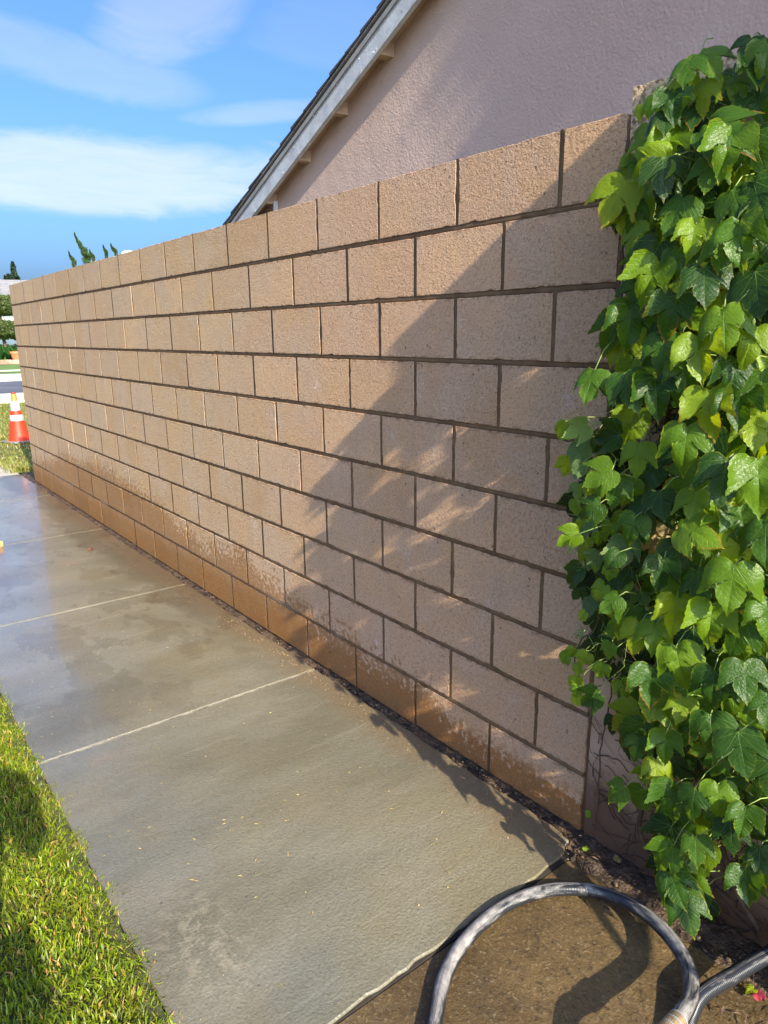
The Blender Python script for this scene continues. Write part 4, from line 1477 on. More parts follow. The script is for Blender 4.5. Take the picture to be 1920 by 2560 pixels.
# ------------------------------------------------------------------ HOSE
def hose_mat(HOFF=0.0):
    m, t, out = mat('black_rubber_hose')
    g = t.n('ShaderNodeNewGeometry')
    pos = g.outputs['Position']
    uv = t.n('ShaderNodeUVMap').outputs[0]
    sp = t.n('ShaderNodeSeparateXYZ', Vector=uv)
    ridge = t.m('SINE', t.m('MULTIPLY', t.m('ADD', sp.outputs[1], t.m('MULTIPLY', sp.outputs[0], 0.0045)), 2 * PI / 0.0045))
    nz = t.noise(t.n('ShaderNodeCombineXYZ', X=t.m('MULTIPLY', t.m('ABSOLUTE', t.m('SUBTRACT', sp.outputs[0], 0.5)), 2.2), Y=t.m('MULTIPLY', sp.outputs[1], 5.0), Z=0.0).outputs[0], 1.6, 9, 0.70, 0.4)
    up = t.n('ShaderNodeSeparateXYZ', Vector=g.outputs['Normal']).outputs[2]
    silt = t.smooth(t.m('ADD', nz, t.m('MULTIPLY', up, 0.13)), 0.50 + HOFF, 0.70 + HOFF)
    c = t.mix(silt, (0.018, 0.020, 0.024), t.mix(t.smooth(t.noise(pos, 40, 3), .3, .7), (0.20, 0.19, 0.18), (0.34, 0.32, 0.30)))
    b = t.n('ShaderNodeBsdfPrincipled', Base_Color=c, Roughness=t.m('ADD', 0.30, t.m('MULTIPLY', silt, 0.5)))
    t.set(b, 'Normal', t.bump(t.m('ADD', ridge, t.m('MULTIPLY', silt, 0.8)), 0.35, 0.0015))
    t.set(out, 0, b)
    return m


M_HOSE = hose_mat()
M_HOSE2 = hose_mat(0.09)
hose = empty('hose', (0.5, -0.5, 0))
tag(hose, 'thick black rubber hose smeared with dried grey silt, looped on the brown pavement', 'hose')
HR = 0.0178


def hose_part(pts, name='tube_section', m=None):
    c = catmull(pts, 14)
    V, F, UV = tube(c, HR, 20)
    me = mesh_np(name, V, F, True)
    ul = me.uv_layers.new(name='UVMap')
    for poly in me.polygons:
        for li in poly.loop_indices:
            vi = me.loops[li].vertex_index
            u, v = UV[vi]
            ul.data[li].uv = (u, v)
    o = mesh_obj(name, me, m or M_HOSE, hose)
    o.location = (-0.5, 0.5, 0)
    return o


def hp(px, py, z):
    p = on_ground(px, py, z)
    return tuple(p)


G0 = -0.009 + HR
loop = [hp(1060, 2760, G0 + .01), hp(1078, 2620, G0 + .004), hp(1090, 2540, G0), hp(1113, 2440, G0), hp(1165, 2350, G0), hp(1250, 2272, G0), hp(1340, 2232, G0 + .002), hp(1430, 2222, G0 + .008), hp(1520, 2237, G0 + .02),
        hp(1610, 2282, G0 + .035), hp(1680, 2350, G0 + .05), hp(1722, 2425, G0 + .07), hp(1726, 2490, G0 + .095), hp(1706, 2535, G0 + .11), hp(1690, 2556, G0 + .115)]
hose_part(loop)
# brass coupling, then on towards the photographer
cpl = catmull([loop[-1], hp(1650, 2600, G0 + .115), hp(1590, 2680, G0 + .10)], 10)
def ring(name, c0, c1, r, m, seg=24):
    V, F, _ = tube([c0, c0 + (c1 - c0) * 0.02, c0 + (c1 - c0) * 0.98, c1], [r * 0.94, r, r, r * 0.94], seg)
    o = mesh_obj(name, mesh_np(name, V, F), m, hose)
    o.location = (-0.5, 0.5, 0)
    return o
M_BRASS = simple('worn_brass', (0.42, 0.32, 0.20), 0.45, 0.2, 60, metallic=0.6)
a0 = Vector(loop[-1])
dirn = (cpl[6] - a0).normalized()
a0 = a0 - dirn * 0.012
for k in range(9):
    ring('coupling_ring', a0 + dirn * (0.006 * k), a0 + dirn * (0.006 * k + 0.0035), HR * 1.16, M_BRASS if k % 3 else M_METAL)
ring('coupling_sleeve', a0, a0 + dirn * 0.055, HR * 1.08, M_BRASS)
e0 = a0 + dirn * 0.05
hose_part([tuple(e0), tuple(e0 + dirn * 0.06), tuple(e0 + dirn * 0.13 + Vector((0.02, -0.02, -0.03))), (0.70, -0.62, 0.04), (0.80, -0.85, G0), (1.1, -1.1, G0), (1.5, -1.2, G0), (2.0, -1.0, G0)])
# the incoming run, from beyond the right edge and under the loop
hose_part([(2.6, 0.0 - 0.2, G0 + .1), (1.4, -0.12, G0 + .09), hp(2060, 2330, G0 + .075), hp(1920, 2388, G0 + .06), hp(1830, 2440, G0 + .045), hp(1755, 2487, G0 + .03), hp(1725, 2540, G0 + .015), hp(1700, 2610, G0 + .005), hp(1660, 2720, G0), hp(1560, 2860, G0), hp(1300, 2950, G0), hp(1060, 2760, G0)], m=M_HOSE2)

# ------------------------------------------------------------------ LAWN
def grass_mat(name, c0, c1, c2):
    m, t, out = mat(name)
    rnd = t.n('ShaderNodeAttribute', {'attribute_name': 'rnd'}).outputs['Fac']
    pos = t.n('ShaderNodeNewGeometry').outputs['Position']
    c = t.ramp(rnd, [(0.0, c0), (0.62, c1), (0.86, tuple(x * 1.35 for x in c1)), (0.93, c2), (1.0, (c2[0] * 1.2, c2[1], c2[2]))])
    c = t.mix(t.m('MULTIPLY', t.smooth(t.noise(pos, 5, 4), 0.5, 0.72), 0.45), c, (0.20, 0.19, 0.02))
    b = t.n('ShaderNodeBsdfPrincipled', Base_Color=c, Roughness=0.42)
    tl = t.n('ShaderNodeBsdfTranslucent', Color=t.mix(1.0, c, (2.4, 2.0, 0.6), 'MULTIPLY'))
    mx = t.n('ShaderNodeMixShader')
    t.set(mx, 0, 0.35)
    t.set(mx, 1, b)
    t.set(mx, 2, tl)
    t.set(out, 0, mx)
    return m


M_GRASS = grass_mat('lawn_blade', (0.075, 0.135, 0.008), (0.215, 0.290, 0.010), (0.46, 0.31, 0.09))
M_DRYGRASS = grass_mat('dry_lawn_blade', (0.12, 0.16, 0.03), (0.24, 0.26, 0.06), (0.46, 0.36, 0.18))


def blades(name, n, sampler, m, lmin, lmax, w, lean=0.9, seed=1):
    g = np.random.default_rng(seed)
    P = sampler(g, n)
    n = len(P)
    a = g.uniform(0, 2 * PI, n)
    ln = g.uniform(lmin, lmax, n)
    le = np.abs(g.normal(0.55, 0.3, n)) * lean
    d = np.stack([np.cos(a), np.sin(a), np.zeros(n)], 1)
    s = np.stack([-np.sin(a + g.normal(0, .5, n)), np.cos(a + g.normal(0, .5, n)), g.normal(0, .2, n)], 1) * (w * g.uniform(0.6, 1.2, n))[:, None]
    up = np.array([0, 0, 1.0])
    p1 = P + up * (ln * 0.5)[:, None] + d * (ln * le * 0.30)[:, None]
    p2 = P + up * (ln * np.clip(0.92 - 0.35 * le, 0.2, 1))[:, None] + d * (ln * le)[:, None]
    V = np.stack([P - s * 0.6, P + s * 0.6, p1 + s, p1 - s, p2], 1).reshape(-1, 3)
    k = np.arange(n)[:, None] * 5
    q = (k + np.array([[0, 1, 2, 3]]))
    t3 = (k + np.array([[3, 2, 4]]))
    me = bpy.data.meshes.new(name)
    me.vertices.add(len(V))
    me.vertices.foreach_set('co', V.astype(np.float32).ravel())
    nl = n * 7
    me.loops.add(nl)
    li = np.concatenate([q, t3], 1).ravel().astype(np.int32)
    me.loops.foreach_set('vertex_index', li)
    me.polygons.add(n * 2)
    ls = (np.arange(n)[:, None] * 7 + np.array([[0, 4]])).ravel().astype(np.int32)
    me.polygons.foreach_set('loop_start', ls)
    me.update(calc_edges=True)
    at = me.attributes.new('rnd', 'FLOAT', 'POINT')
    at.data.foreach_set('value', np.repeat(g.random(n), 5).astype(np.float32))
    me.shade_smooth()
    me.materials.append(m)
    return me


def near_lawn(g, n):
    x = g.uniform(-2.6, 1.2, n)
    y = GRASS_Y + 0.012 - g.uniform(0, 1, n) ** 1.25 * 1.3
    z = -0.02 + 0.035 * np.clip((GRASS_Y - y) / 0.12, 0, 1)
    y = y + 0.012 * np.sin(x * 23) + 0.008 * np.sin(x * 61)
    return np.stack([x, y, z], 1)


def mid_lawn(g, n):
    x = g.uniform(-9.0, -2.5, n)
    y = GRASS_Y - 0.02 - g.uniform(0, 1, n) ** 1.3 * 2.5
    return np.stack([x, y, np.full(n, 0.0)], 1)


lawn = box_obj('lawn', -9.2, 4, -6.5, GRASS_Y - 0.005, -0.098, 0.0, simple('thatch', (0.065, 0.070, 0.018), 0.9, 0.4, 25, 0.8, 60))
tag(lawn, kind='structure')
o = mesh_obj('grass', blades('grass', 100000, near_lawn, None, 0.014, 0.040, 0.0021, 1.0, 3), None)
o.data.materials.clear()
o.data.materials.append(M_GRASS)
tag(o, 'bright green mown grass with a few straw blades along the left edge of the walk', 'grass', kind='stuff')
o = mesh_obj('grass', blades('grass', 35000, mid_lawn, None, 0.03, 0.06, 0.0035, 1.0, 5), None)
o.data.materials.clear()
o.data.materials.append(M_GRASS)
tag(o, 'mown lawn grass going on along the far part of the walk', 'grass', kind='stuff')

# ------------------------------------------------------------------ FAR END: drive, front lawn, street
dry = simple('dry_concrete', (0.50, 0.45, 0.36), 0.85, 0.12, 2, 0.3, 60, bdist=0.004)
bm = bmesh.new()
pts = [on_ground(-260, 1246, -0.006), on_ground(36, 1196, -0.006), on_ground(66, 1186, -0.006), on_ground(60, 1168, -0.006), on_ground(0, 1150, -0.006), on_ground(-260, 1150, -0.006)]
dv = box_obj('driveway', -8.9, -7.63, -6, -0.05, -0.097, -0.006, dry)
tag(dv, kind='structure')
M_FLAWN = simple('front_lawn_soil', (0.150, 0.150, 0.040), 0.95, 0.45, 5, 0.8, 30, bdist=0.03)
fl_ = box_obj('front_lawn', -17.9, -8.92, -30, 40, -0.098, -0.012, M_FLAWN)
tag(fl_, kind='structure')
sw_ = box_obj('sidewalk', -20.9, -18.2, -60, 80, -0.099, 0.02, simple('pale_sidewalk', (0.62, 0.60, 0.55), 0.8, 0.08, 1))
tag(sw_, kind='structure')
st_ = box_obj('street', -28.5, -21.0, -80, 100, -0.099, -0.05, simple('asphalt', (0.095, 0.10, 0.115), 0.85, 0.2, 0.6))
tag(st_, kind='structure')
cb_ = box_obj('far_kerb', -32.6, -28.5, -80, 100, -0.099, 0.03, simple('pale_kerb', (0.66, 0.65, 0.60), 0.8, 0.06, 1))
tag(cb_, kind='structure')
fg_ = box_obj('far_lawn', -60, -32.7, -80, 110, -0.1, 0.02, simple('far_grass', (0.10, 0.18, 0.025), 0.9, 0.3, 0.8))
tag(fg_, kind='structure')
sp_ = box_obj('far_sidewalk', -36.6, -35.6, -80, 110, -0.05, 0.05, simple('pale_strip', (0.55, 0.56, 0.42), 0.8, 0.06, 1))
tag(sp_, kind='structure')


def far_lawn_s(g, n):
    x = -8.3 - g.uniform(0, 1, n) ** 1.2 * 9.4
    y = g.uniform(-2.0, 4.0, n)
    keep = (y < 0.10 * (-x - 7) ** 1.0 + 1.5) & ((x < -8.95) | (y > -0.25 + g.normal(0, .06, n)))
    thin = (x > -10.4) & (g.random(n) < 0.55)
    keep &= ~thin
    return np.stack([x, y, np.full(n, -0.012)], 1)[keep]


o = mesh_obj('grass', blades('grass', 60000, far_lawn_s, None, 0.03, 0.075, 0.006, 1.0, 8), None)
o.data.materials.clear()
o.data.materials.append(M_DRYGRASS)
tag(o, 'yellowing patchy front lawn grass round the traffic cone', 'grass', kind='stuff')


def tuft_s(g, n):
    return np.stack([-7.75 - np.abs(g.normal(0, .35, n)), 0.02 + g.normal(0, .07, n), np.full(n, -0.01)], 1)


tm = blades('grass_tuft', 900, tuft_s, None, 0.05, 0.12, 0.005, 0.9, 9)
tm.materials.clear()
tm.materials.append(M_DRYGRASS)
o = mesh_obj('grass_tuft', tm, None)
tag(o, 'yellow green tuft of weeds at the far end of the block wall', 'grass', kind='stuff')

# traffic cone
def cone_mat():
    m, t, out = mat('cone_shell')
    tc = t.n('ShaderNodeTexCoord').outputs['Object']
    sp = t.n('ShaderNodeSeparateXYZ', Vector=tc)
    n = t.noise(t.vec(tc, (1, 1, 0.4)), 34, 4, 0.7)
    c = t.mix(t.m('MULTIPLY', t.smooth(n, 0.60, 0.72), 0.6), (0.72, 0.035, 0.004), (0.20, 0.02, 0.008))
    c = t.mix(t.smooth(sp.outputs[2], 0.58, 0.64), c, (0.90, 0.22, 0.03))
    b = t.n('ShaderNodeBsdfPrincipled', Base_Color=c, Roughness=0.5)
    t.set(out, 0, b)
    return m


def band_mat():
    m, t, out = mat('dirty_reflective_band')
    tc = t.n('ShaderNodeTexCoord').outputs['Object']
    n = t.noise(t.vec(tc, (1, 1, 0.5)), 30, 4, 0.7)
    c = t.mix(t.smooth(n, 0.50, 0.62), (0.50, 0.50, 0.50), (0.16, 0.17, 0.19))
    b = t.n('ShaderNodeBsdfPrincipled', Base_Color=c, Roughness=0.45)
    t.set(out, 0, b)
    return m


cb = on_ground(50, 1104)
cone = empty('traffic_cone', (cb.x, cb.y, -0.005), 0.35)
tag(cone, 'orange traffic cone with two scuffed white bands on the lawn beyond the wall', 'traffic cone')


def lathe(name, prof, m, parent, seg=28):
    V, F = [], []
    for r, z in prof:
        for j in range(seg):
            a = 2 * PI * j / seg
            V.append((r * math.cos(a), r * math.sin(a), z))
    for i in range(len(prof) - 1):
        for j in range(seg):
            a, b = i * seg + j, i * seg + (j + 1) % seg
            F.append((a, b, b + seg, a + seg))
    return mesh_obj(name, mesh_np(name, V, F, True), m, parent)


CR = lambda z: 0.150 - 0.120 * ((z - 0.035) / 0.70)
lathe('cone_shell', [(CR(0.035) + 0.006, 0.03), (CR(0.06), 0.06), (CR(0.30), 0.30), (CR(0.50), 0.50), (CR(0.70), 0.70), (0.030, 0.735), (0.026, 0.742), (0.020, 0.70)], cone_mat(), cone)
bmat = band_mat()
lathe('reflective_band', [(CR(0.325) + 0.001, 0.325), (CR(0.325) + 0.0035, 0.327), (CR(0.415) + 0.0035, 0.413), (CR(0.415) + 0.001, 0.415)], bmat, cone)
lathe('reflective_band', [(CR(0.475) + 0.001, 0.475), (CR(0.475) + 0.0035, 0.477), (CR(0.620) + 0.0035, 0.618), (CR(0.620) + 0.001, 0.620)], bmat, cone)
lathe('cone_top_ring', [(0.030, 0.722), (0.034, 0.724), (0.034, 0.744), (0.026, 0.748)], simple('dull_red_rubber', (0.35, 0.05, 0.03), 0.6), cone, 18)
bm = bmesh.new()
add_box(bm, -0.19, 0.19, -0.19, 0.19, 0.0, 0.03, 0.01)
bm_obj('cone_base', bm, simple('grey_rubber_base', (0.22, 0.21, 0.21), 0.6, 0.2, 20), cone)

# tan wooden offcut at the left edge of the walk
p = on_ground(-12, 1370)
w_ = box_obj('wood_offcut', -0.035, 0.030, -0.05, 0.05, 0.0, 0.045, simple('raw_pine', (0.52, 0.30, 0.13), 0.6, 0.2, 30), bevel=0.003)
w_.location = (p.x, p.y, 0.001)
w_.rotation_euler = (0, 0, 0.4)
tag(w_, 'tan wooden block lying on the wet walk at the left edge of the view', 'wood block')


# ------------------------------------------------------------------ FOLIAGE for far plants and trees
def foliage_mat(name, c0, c1):
    m, t, out = mat(name)
    rnd = t.n('ShaderNodeAttribute', {'attribute_name': 'rnd'}).outputs['Fac']
    c = t.mix(rnd, c0, c1)
    b = t.n('ShaderNodeBsdfPrincipled', Base_Color=c, Roughness=0.55)
    tl = t.n('ShaderNodeBsdfTranslucent', Color=t.mix(1.0, c, (1.8, 1.8, 0.7), 'MULTIPLY'))
    mx = t.n('ShaderNodeMixShader')
    t.set(mx, 0, 0.25)
    t.set(mx, 1, b)
    t.set(mx, 2, tl)
    t.set(out, 0, mx)
    return m


def leaf_cloud(name, pts, nrms, size, m, parent, seed=1, asp=0.5):
    g = np.random.default_rng(seed)
    P = np.array(pts, dtype=float)
    n = len(P)
    a = g.normal(0, 1, (n, 3)) + np.array(nrms) * 0.8
    a /= np.linalg.norm(a, axis=1)[:, None]
    b = np.cross(a, g.normal(0, 1, (n, 3)))
    b /= np.linalg.norm(b, axis=1)[:, None]
    c = np.cross(a, b)
    s = size * g.uniform(0.6, 1.4, n)[:, None]
    V = np.stack([P - b * s, P - c * s * asp, P + b * s, P + c * s * asp], 1).reshape(-1, 3)
    F = (np.arange(n)[:, None] * 4 + np.arange(4)[None]).tolist()
    me = mesh_np(name, V, F)
    at = me.attributes.new('rnd', 'FLOAT', 'POINT')
    at.data.foreach_set('value', np.repeat(g.random(n), 4).astype(np.float32))
    return mesh_obj(name, me, m, parent)


def ball_pts(c, r, n, seed, shell=0.75, squash=1.0):
    g = np.random.default_rng(seed)
    d = g.normal(0, 1, (n, 3))
    d /= np.linalg.norm(d, axis=1)[:, None]
    rr = r * (shell + (1 - shell) * g.random(n)) * (1 + 0.06 * np.sin(d[:, 0] * 9 + seed) * np.cos(d[:, 2] * 7))
    P = d * rr[:, None]
    P[:, 2] *= squash
    return P + np.array(c), d


M_TOPI = foliage_mat('clipped_juniper', (0.030, 0.060, 0.012), (0.115, 0.155, 0.020))
M_CYP = foliage_mat('dark_cypress', (0.010, 0.028, 0.014), (0.030, 0.060, 0.022))
M_JUN = foliage_mat('twisted_juniper', (0.025, 0.070, 0.014), (0.085, 0.140, 0.022))
M_TREE = foliage_mat('broad_tree', (0.03, 0.07, 0.012), (0.08, 0.14, 0.02))

# clipped pom-pom tree in the garden across the street
def at_depth(px, py, dist):
    d = ray(px, py)
    h = math.hypot(d.x, d.y)
    return CAM + d * (dist / h)


tb = at_depth(12, 880, 50)
topi = empty('pompom_tree', (tb.x, tb.y, 0))
tag(topi, 'pom-pom clipped juniper tree with stacked round green cushions across the street', 'tree')
tr_pts = [(0, 0, -0.2), (0.1, 0.05, 1.0), (-0.15, 0, 2.0), (0.1, 0, 3.0), (0.0, 0, 4.2)]
V, F, _ = tube(catmull(tr_pts, 6), 0.10, 8)
mesh_obj('trunk', mesh_np('trunk', V, F, True), M_STEM, topi)
for (px_, py_, r_, sq) in [(14, 764, 0.98, 0.62), (4, 824, 1.12, 0.55), (46, 838, 0.42, 0.8), (-30, 800, 0.7, 0.7)]:
    c = at_depth(px_, py_, 50) - Vector((tb.x, tb.y, 0))
    P, D = ball_pts(c, r_, 5200, int(px_ + 99), 0.8, sq)
    leaf_cloud('crown', P, D, 0.055, M_TOPI, topi, int(px_ + 77))
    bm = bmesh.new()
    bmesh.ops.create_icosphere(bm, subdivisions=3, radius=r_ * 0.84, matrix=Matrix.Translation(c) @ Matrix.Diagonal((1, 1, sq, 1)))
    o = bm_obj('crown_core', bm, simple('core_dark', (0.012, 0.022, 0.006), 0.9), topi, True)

# cypresses behind the far house
for k, (px_, py_, top_w, h0, lab) in enumerate([(31, 655, 0.9, 0, 'tall dark pointed cypress standing behind the grey roofed house, rightmost of three'),
                                                (13, 690, 0.6, 0, 'dark slender cypress behind the grey roofed house, leftmost of three'),
                                                (20, 686, 0.45, 0, 'dark thin cypress tip squeezed between two neighbours behind the grey roofed house')]):
    top = at_depth(px_, py_, 78)
    o = empty('cypress_tree', (top.x, top.y, 0))
    tag(o, lab, 'tree', 'cypress trees behind the far house')
    g = np.random.default_rng(40 + k)
    n = 5200
    f = g.random(n) ** 0.8
    hh = top.z
    rad_ = (1 - f) ** 0.75 * (1.5 if k == 0 else 1.0) * (0.55 + 0.45 * g.random(n)) * (1 + 0.25 * np.sin(f * 40 + g.random(n)))
    a = g.uniform(0, 2 * PI, n)
    P = np.stack([np.cos(a) * rad_, np.sin(a) * rad_, f * hh], 1)
    D = np.stack([np.cos(a), np.sin(a), np.full(n, 1.0)], 1)
    leaf_cloud('crown', P, D, 0.14, M_CYP, o, k, 0.35)
    V, F, _ = tube([(0, 0, -0.3), (0, 0, hh * 0.6), (0, 0, hh * 0.95)], [0.18, 0.10, 0.02], 7)
    mesh_obj('trunk', mesh_np('trunk', V, F, True), M_STEM, o)

# twisted junipers whose tips show above the block wall
TIPS = [((186, 585), (222, 660), 0.34, 'tall twisted juniper spire leaning left above the block wall'), ((172, 632), (188, 668), 0.16, 'short juniper tip left of the tall leaning spire above the wall'),
        ((224, 628), (236, 655), 0.10, 'thin wispy juniper tip just right of the tall leaning spire'), ((258, 616), (268, 645), 0.12, 'small juniper tip left of the other small one near the white vent cap'),
        ((277, 613), (292, 640), 0.12, 'small juniper tip nearest the white vent cap above the wall')]
JD = 26.0
for k, (tp, bp, wd, lab) in enumerate(TIPS):
    T = at_depth(tp[0], tp[1], JD)
    Bq = at_depth(bp[0], bp[1], JD)
    o = empty('juniper', (Bq.x, Bq.y, 0))
    tag(o, lab, 'juniper', 'juniper tips above the block wall')
    d = (T - Bq)
    root = Vector((Bq.x, Bq.y, 0)) + Vector((0, 0, 0.0))
    ctrl = [Vector((0, 0, -0.1)), Vector((0.05, 0.05, Bq.z * 0.5)), Vector((0, 0, Bq.z - 0.1)), Vector((0, 0, Bq.z)) + d * 0.35 + Vector((0.02, 0.02, 0.02)), Vector((0, 0, Bq.z)) + d * 0.75 + Vector((0, 0, -0.02)), Vector((0, 0, Bq.z)) + d]
    c = catmull(ctrl, 30)
    g = np.random.default_rng(70 + k)
    P, D = [], []
    nc = len(c)
    for i, q in enumerate(c):
        if q.z < 0.3:
            continue
        f = i / nc
        up_ = max(0.0, (q.z - Bq.z) / max(0.01, d.z))
        w = 0.62 * wd * (1 - up_) ** 1.1 if q.z > Bq.z else 0.55 * wd * (1 + 0.9 * min(1, (Bq.z - q.z)))
        m_ = int(150 * (0.25 + w * 3))
        for _ in range(m_):
            a = g.uniform(0, 2 * PI)
            sw2 = math.cos(a * 1 + i * 0.32)
            r_ = w * (0.45 + 0.55 * g.random()) * (0.72 + 0.38 * sw2)
            P.append((q.x + math.cos(a) * r_, q.y + math.sin(a) * r_, q.z + g.normal(0, 0.03) + r_ * 0.4))
            D.append((math.cos(a) * 0.4, math.sin(a) * 0.4, 1.2))
    leaf_cloud('crown', P, D, 0.024, M_JUN, o, k, 0.28)
    V, F, _ = tube(c[:-8], [0.05 * (1 - i / nc) + 0.006 for i in range(nc - 8)], 6)
    mesh_obj('trunk', mesh_np('trunk', V, F, True), M_STEM, o)
# white vent cap on a low roof beyond
vc = at_depth(322, 628, 24)
vent = empty('vent_cap', (vc.x, vc.y, 0))
tag(vent, 'white rounded vent cap just peeping over the top of the block wall', 'vent')
lathe('vent_pipe', [(0.10, 0.0), (0.10, vc.z)], M_TRIM, vent, 16)
lathe('vent_hood', [(0.22, vc.z - 0.20), (0.24, vc.z - 0.10), (0.20, vc.z - 0.03), (0.12, vc.z + 0.01), (0.0, vc.z + 0.03)], simple('white_paint', (0.80, 0.80, 0.76), 0.5, 0.05), vent, 24)

# far house across the street
hb = at_depth(20, 860, 62)
dirf = Vector((CAM.x - hb.x, CAM.y - hb.y, 0)).normalized()
ang = math.atan2(dirf.y, dirf.x) + PI / 2
fh = empty('far_house', (hb.x, hb.y, 0), ang)
tag(fh, 'low white house with a grey shingle roof and white fascia across the street', 'house')
def zpx(py, dist):
    return at_depth(20, py, dist).z
zr0, zr1 = zpx(787, 62), zpx(717, 66)
box_obj('wall', -9, 9, -0.2, -8, 0, zr0, simple('mint_white_wall', (0.66, 0.74, 0.66), 0.8, 0.05), fh)
bm = bmesh.new()
vs = [bm.verts.new(q) for q in [(-10, 1.0, zr0 + 0.25), (10, 1.0, zr0 + 0.25), (10, -4.0, zr1), (-10, -4.0, zr1), (10, -9, zr0 + .25), (-10, -9, zr0 + .25)]]
bm.faces.new(vs[:4])
bm.faces.new((vs[3], vs[2], vs[4], vs[5]))
bmesh.ops.solidify(bm, geom=list(bm.faces), thickness=0.12)
def roof_mat():
    m, t, out = mat('far_grey_roof')
    tc = t.n('ShaderNodeTexCoord').outputs['Object']
    br = t.n('ShaderNodeTexBrick', Vector=t.vec(tc, (1, 1, 1)), Scale=1.0)
    br.inputs['Color1'].default_value = (0.50, 0.49, 0.48, 1)
    br.inputs['Color2'].default_value = (0.42, 0.41, 0.41, 1)
    br.inputs['Mortar'].default_value = (0.26, 0.26, 0.27, 1)
    br.inputs['Mortar Size'].default_value = 0.02
    br.inputs['Row Height'].default_value = 0.36
    br.inputs['Brick Width'].default_value = 0.9
    b = t.n('ShaderNodeBsdfPrincipled', Base_Color=br.outputs[0], Roughness=0.9)
    t.set(out, 0, b)
    return m
bm_obj('roof', bm, roof_mat(), fh)
box_obj('fascia', -10, 10, 0.92, 1.05, zr0 - 0.02, zr0 + 0.26, simple('white_fascia', (0.82, 0.82, 0.80), 0.6, 0.03), fh)
wn = box_obj('window', -2.2, 1.0, -0.19, -0.10, zpx(832, 62), zpx(798, 62), simple('far_dark_glass', (0.02, 0.025, 0.03), 0.2), fh)
bm = bmesh.new()
for dx in (-2.28, -0.65, 1.0):
    add_box(bm, dx, dx + 0.08, -0.13, -0.05, zpx(832, 62), zpx(798, 62))
bm_obj('window_frame', bm, M_TRIM, fh)

# bed of strap-leaved plants
bd = at_depth(15, 898, 50)
bed = empty('strap_leaf_plant', (bd.x, bd.y, 0))
def clump(name, c, n, ln, parent, seed, m):
    g = np.random.default_rng(seed)
    V, F = [], []
    for i in range(n):
        a = g.uniform(0, 2 * PI)
        o_ = Vector((g.normal(0, .25), g.normal(0, .25), 0)) + c
        l = ln * g.uniform(0.6, 1.2)
        s = Vector((-math.sin(a), math.cos(a), 0)) * 0.035
        d = Vector((math.cos(a), math.sin(a), 0))
        p = [o_, o_ + d * l * 0.3 + Vector((0, 0, l * 0.7)), o_ + d * l * 0.7 + Vector((0, 0, l * 0.85)), o_ + d * l * 1.05 + Vector((0, 0, l * 0.55))]
        b = len(V)
        for q, k in zip(p, (1, 1, 0.8, 0.1)):
            V += [q - s * k, q + s * k]
        F += [(b, b + 1, b + 3, b + 2), (b + 2, b + 3, b + 5, b + 4), (b + 4, b + 5, b + 7, b + 6)]
    me = mesh_np(name, V, F, True)
    at = me.attributes.new('rnd', 'FLOAT', 'POINT')
    at.data.foreach_set('value', np.repeat(g.random(n), 8).astype(np.float32))
    return mesh_obj(name, me, m, parent)


M_STRAP = foliage_mat('strap_leaves', (0.02, 0.075, 0.015), (0.06, 0.17, 0.03))
for k, (px_, py_, ln) in enumerate([(2, 892, 1.1), (20, 893, 1.15), (34, 890, 0.9), (50, 884, 1.0), (-14, 892, 1.1)]):
    q = at_depth(px_, py_, 50 + (k % 2) * 1.5)
    if k == 0:
        bed.location = (q.x, q.y, 0)
        e_ = bed
    else:
        e_ = empty('strap_leaf_plant', (q.x, q.y, 0))
    tag(e_, ['clump of dark strap leaves below the left pom-pom cushion across the street', 'bushy strap-leaved clump in the middle of the bed across the street', 'low clump of strap leaves beside the bed edging',
             'leafy clump of strap leaves nearest the block wall across the street', 'clump of strap leaves at the far left of the bed'][k], 'plant', 'strap-leaved plants in the far bed')
    clump('leaves', Vector((0, 0, 0)), 200, ln, e_, 5 + k, M_STRAP)
q0, q1 = at_depth(-40, 900, 47), at_depth(62, 898, 47)
bm = bmesh.new()
for i in range(22):
    c = q0.lerp(q1, i / 21)
    add_box(bm, -0.22, 0.22, -0.12, 0.12, 0, 0.22 + rng.uniform(0, .08), 0.04, Matrix.Translation((c.x, c.y, 0)) @ Matrix.Rotation(ang + rng.uniform(-.2, .2), 4, 'Z'))
o = bm_obj('bed_edging', bm, simple('edging_stone', (0.36, 0.24, 0.16), 0.8, 0.3, 2))
tag(o, 'row of reddish edging stones round the bed across the street', 'edging')
pt = at_depth(38, 884, 48.5)
pot = empty('flower_pot', (pt.x, pt.y, 0))
tag(pot, 'orange terracotta flower pot standing in the bed across the street', 'flower pot')
lathe('pot_body', [(0.16, 0.05), (0.26, 0.62)], simple('terracotta', (0.52, 0.16, 0.06), 0.7), pot, 16)
lathe('pot_rim', [(0.29, 0.60), (0.29, 0.72), (0.22, 0.72), (0.2, 0.55)], simple('terracotta_rim', (0.55, 0.18, 0.07), 0.7), pot, 16)

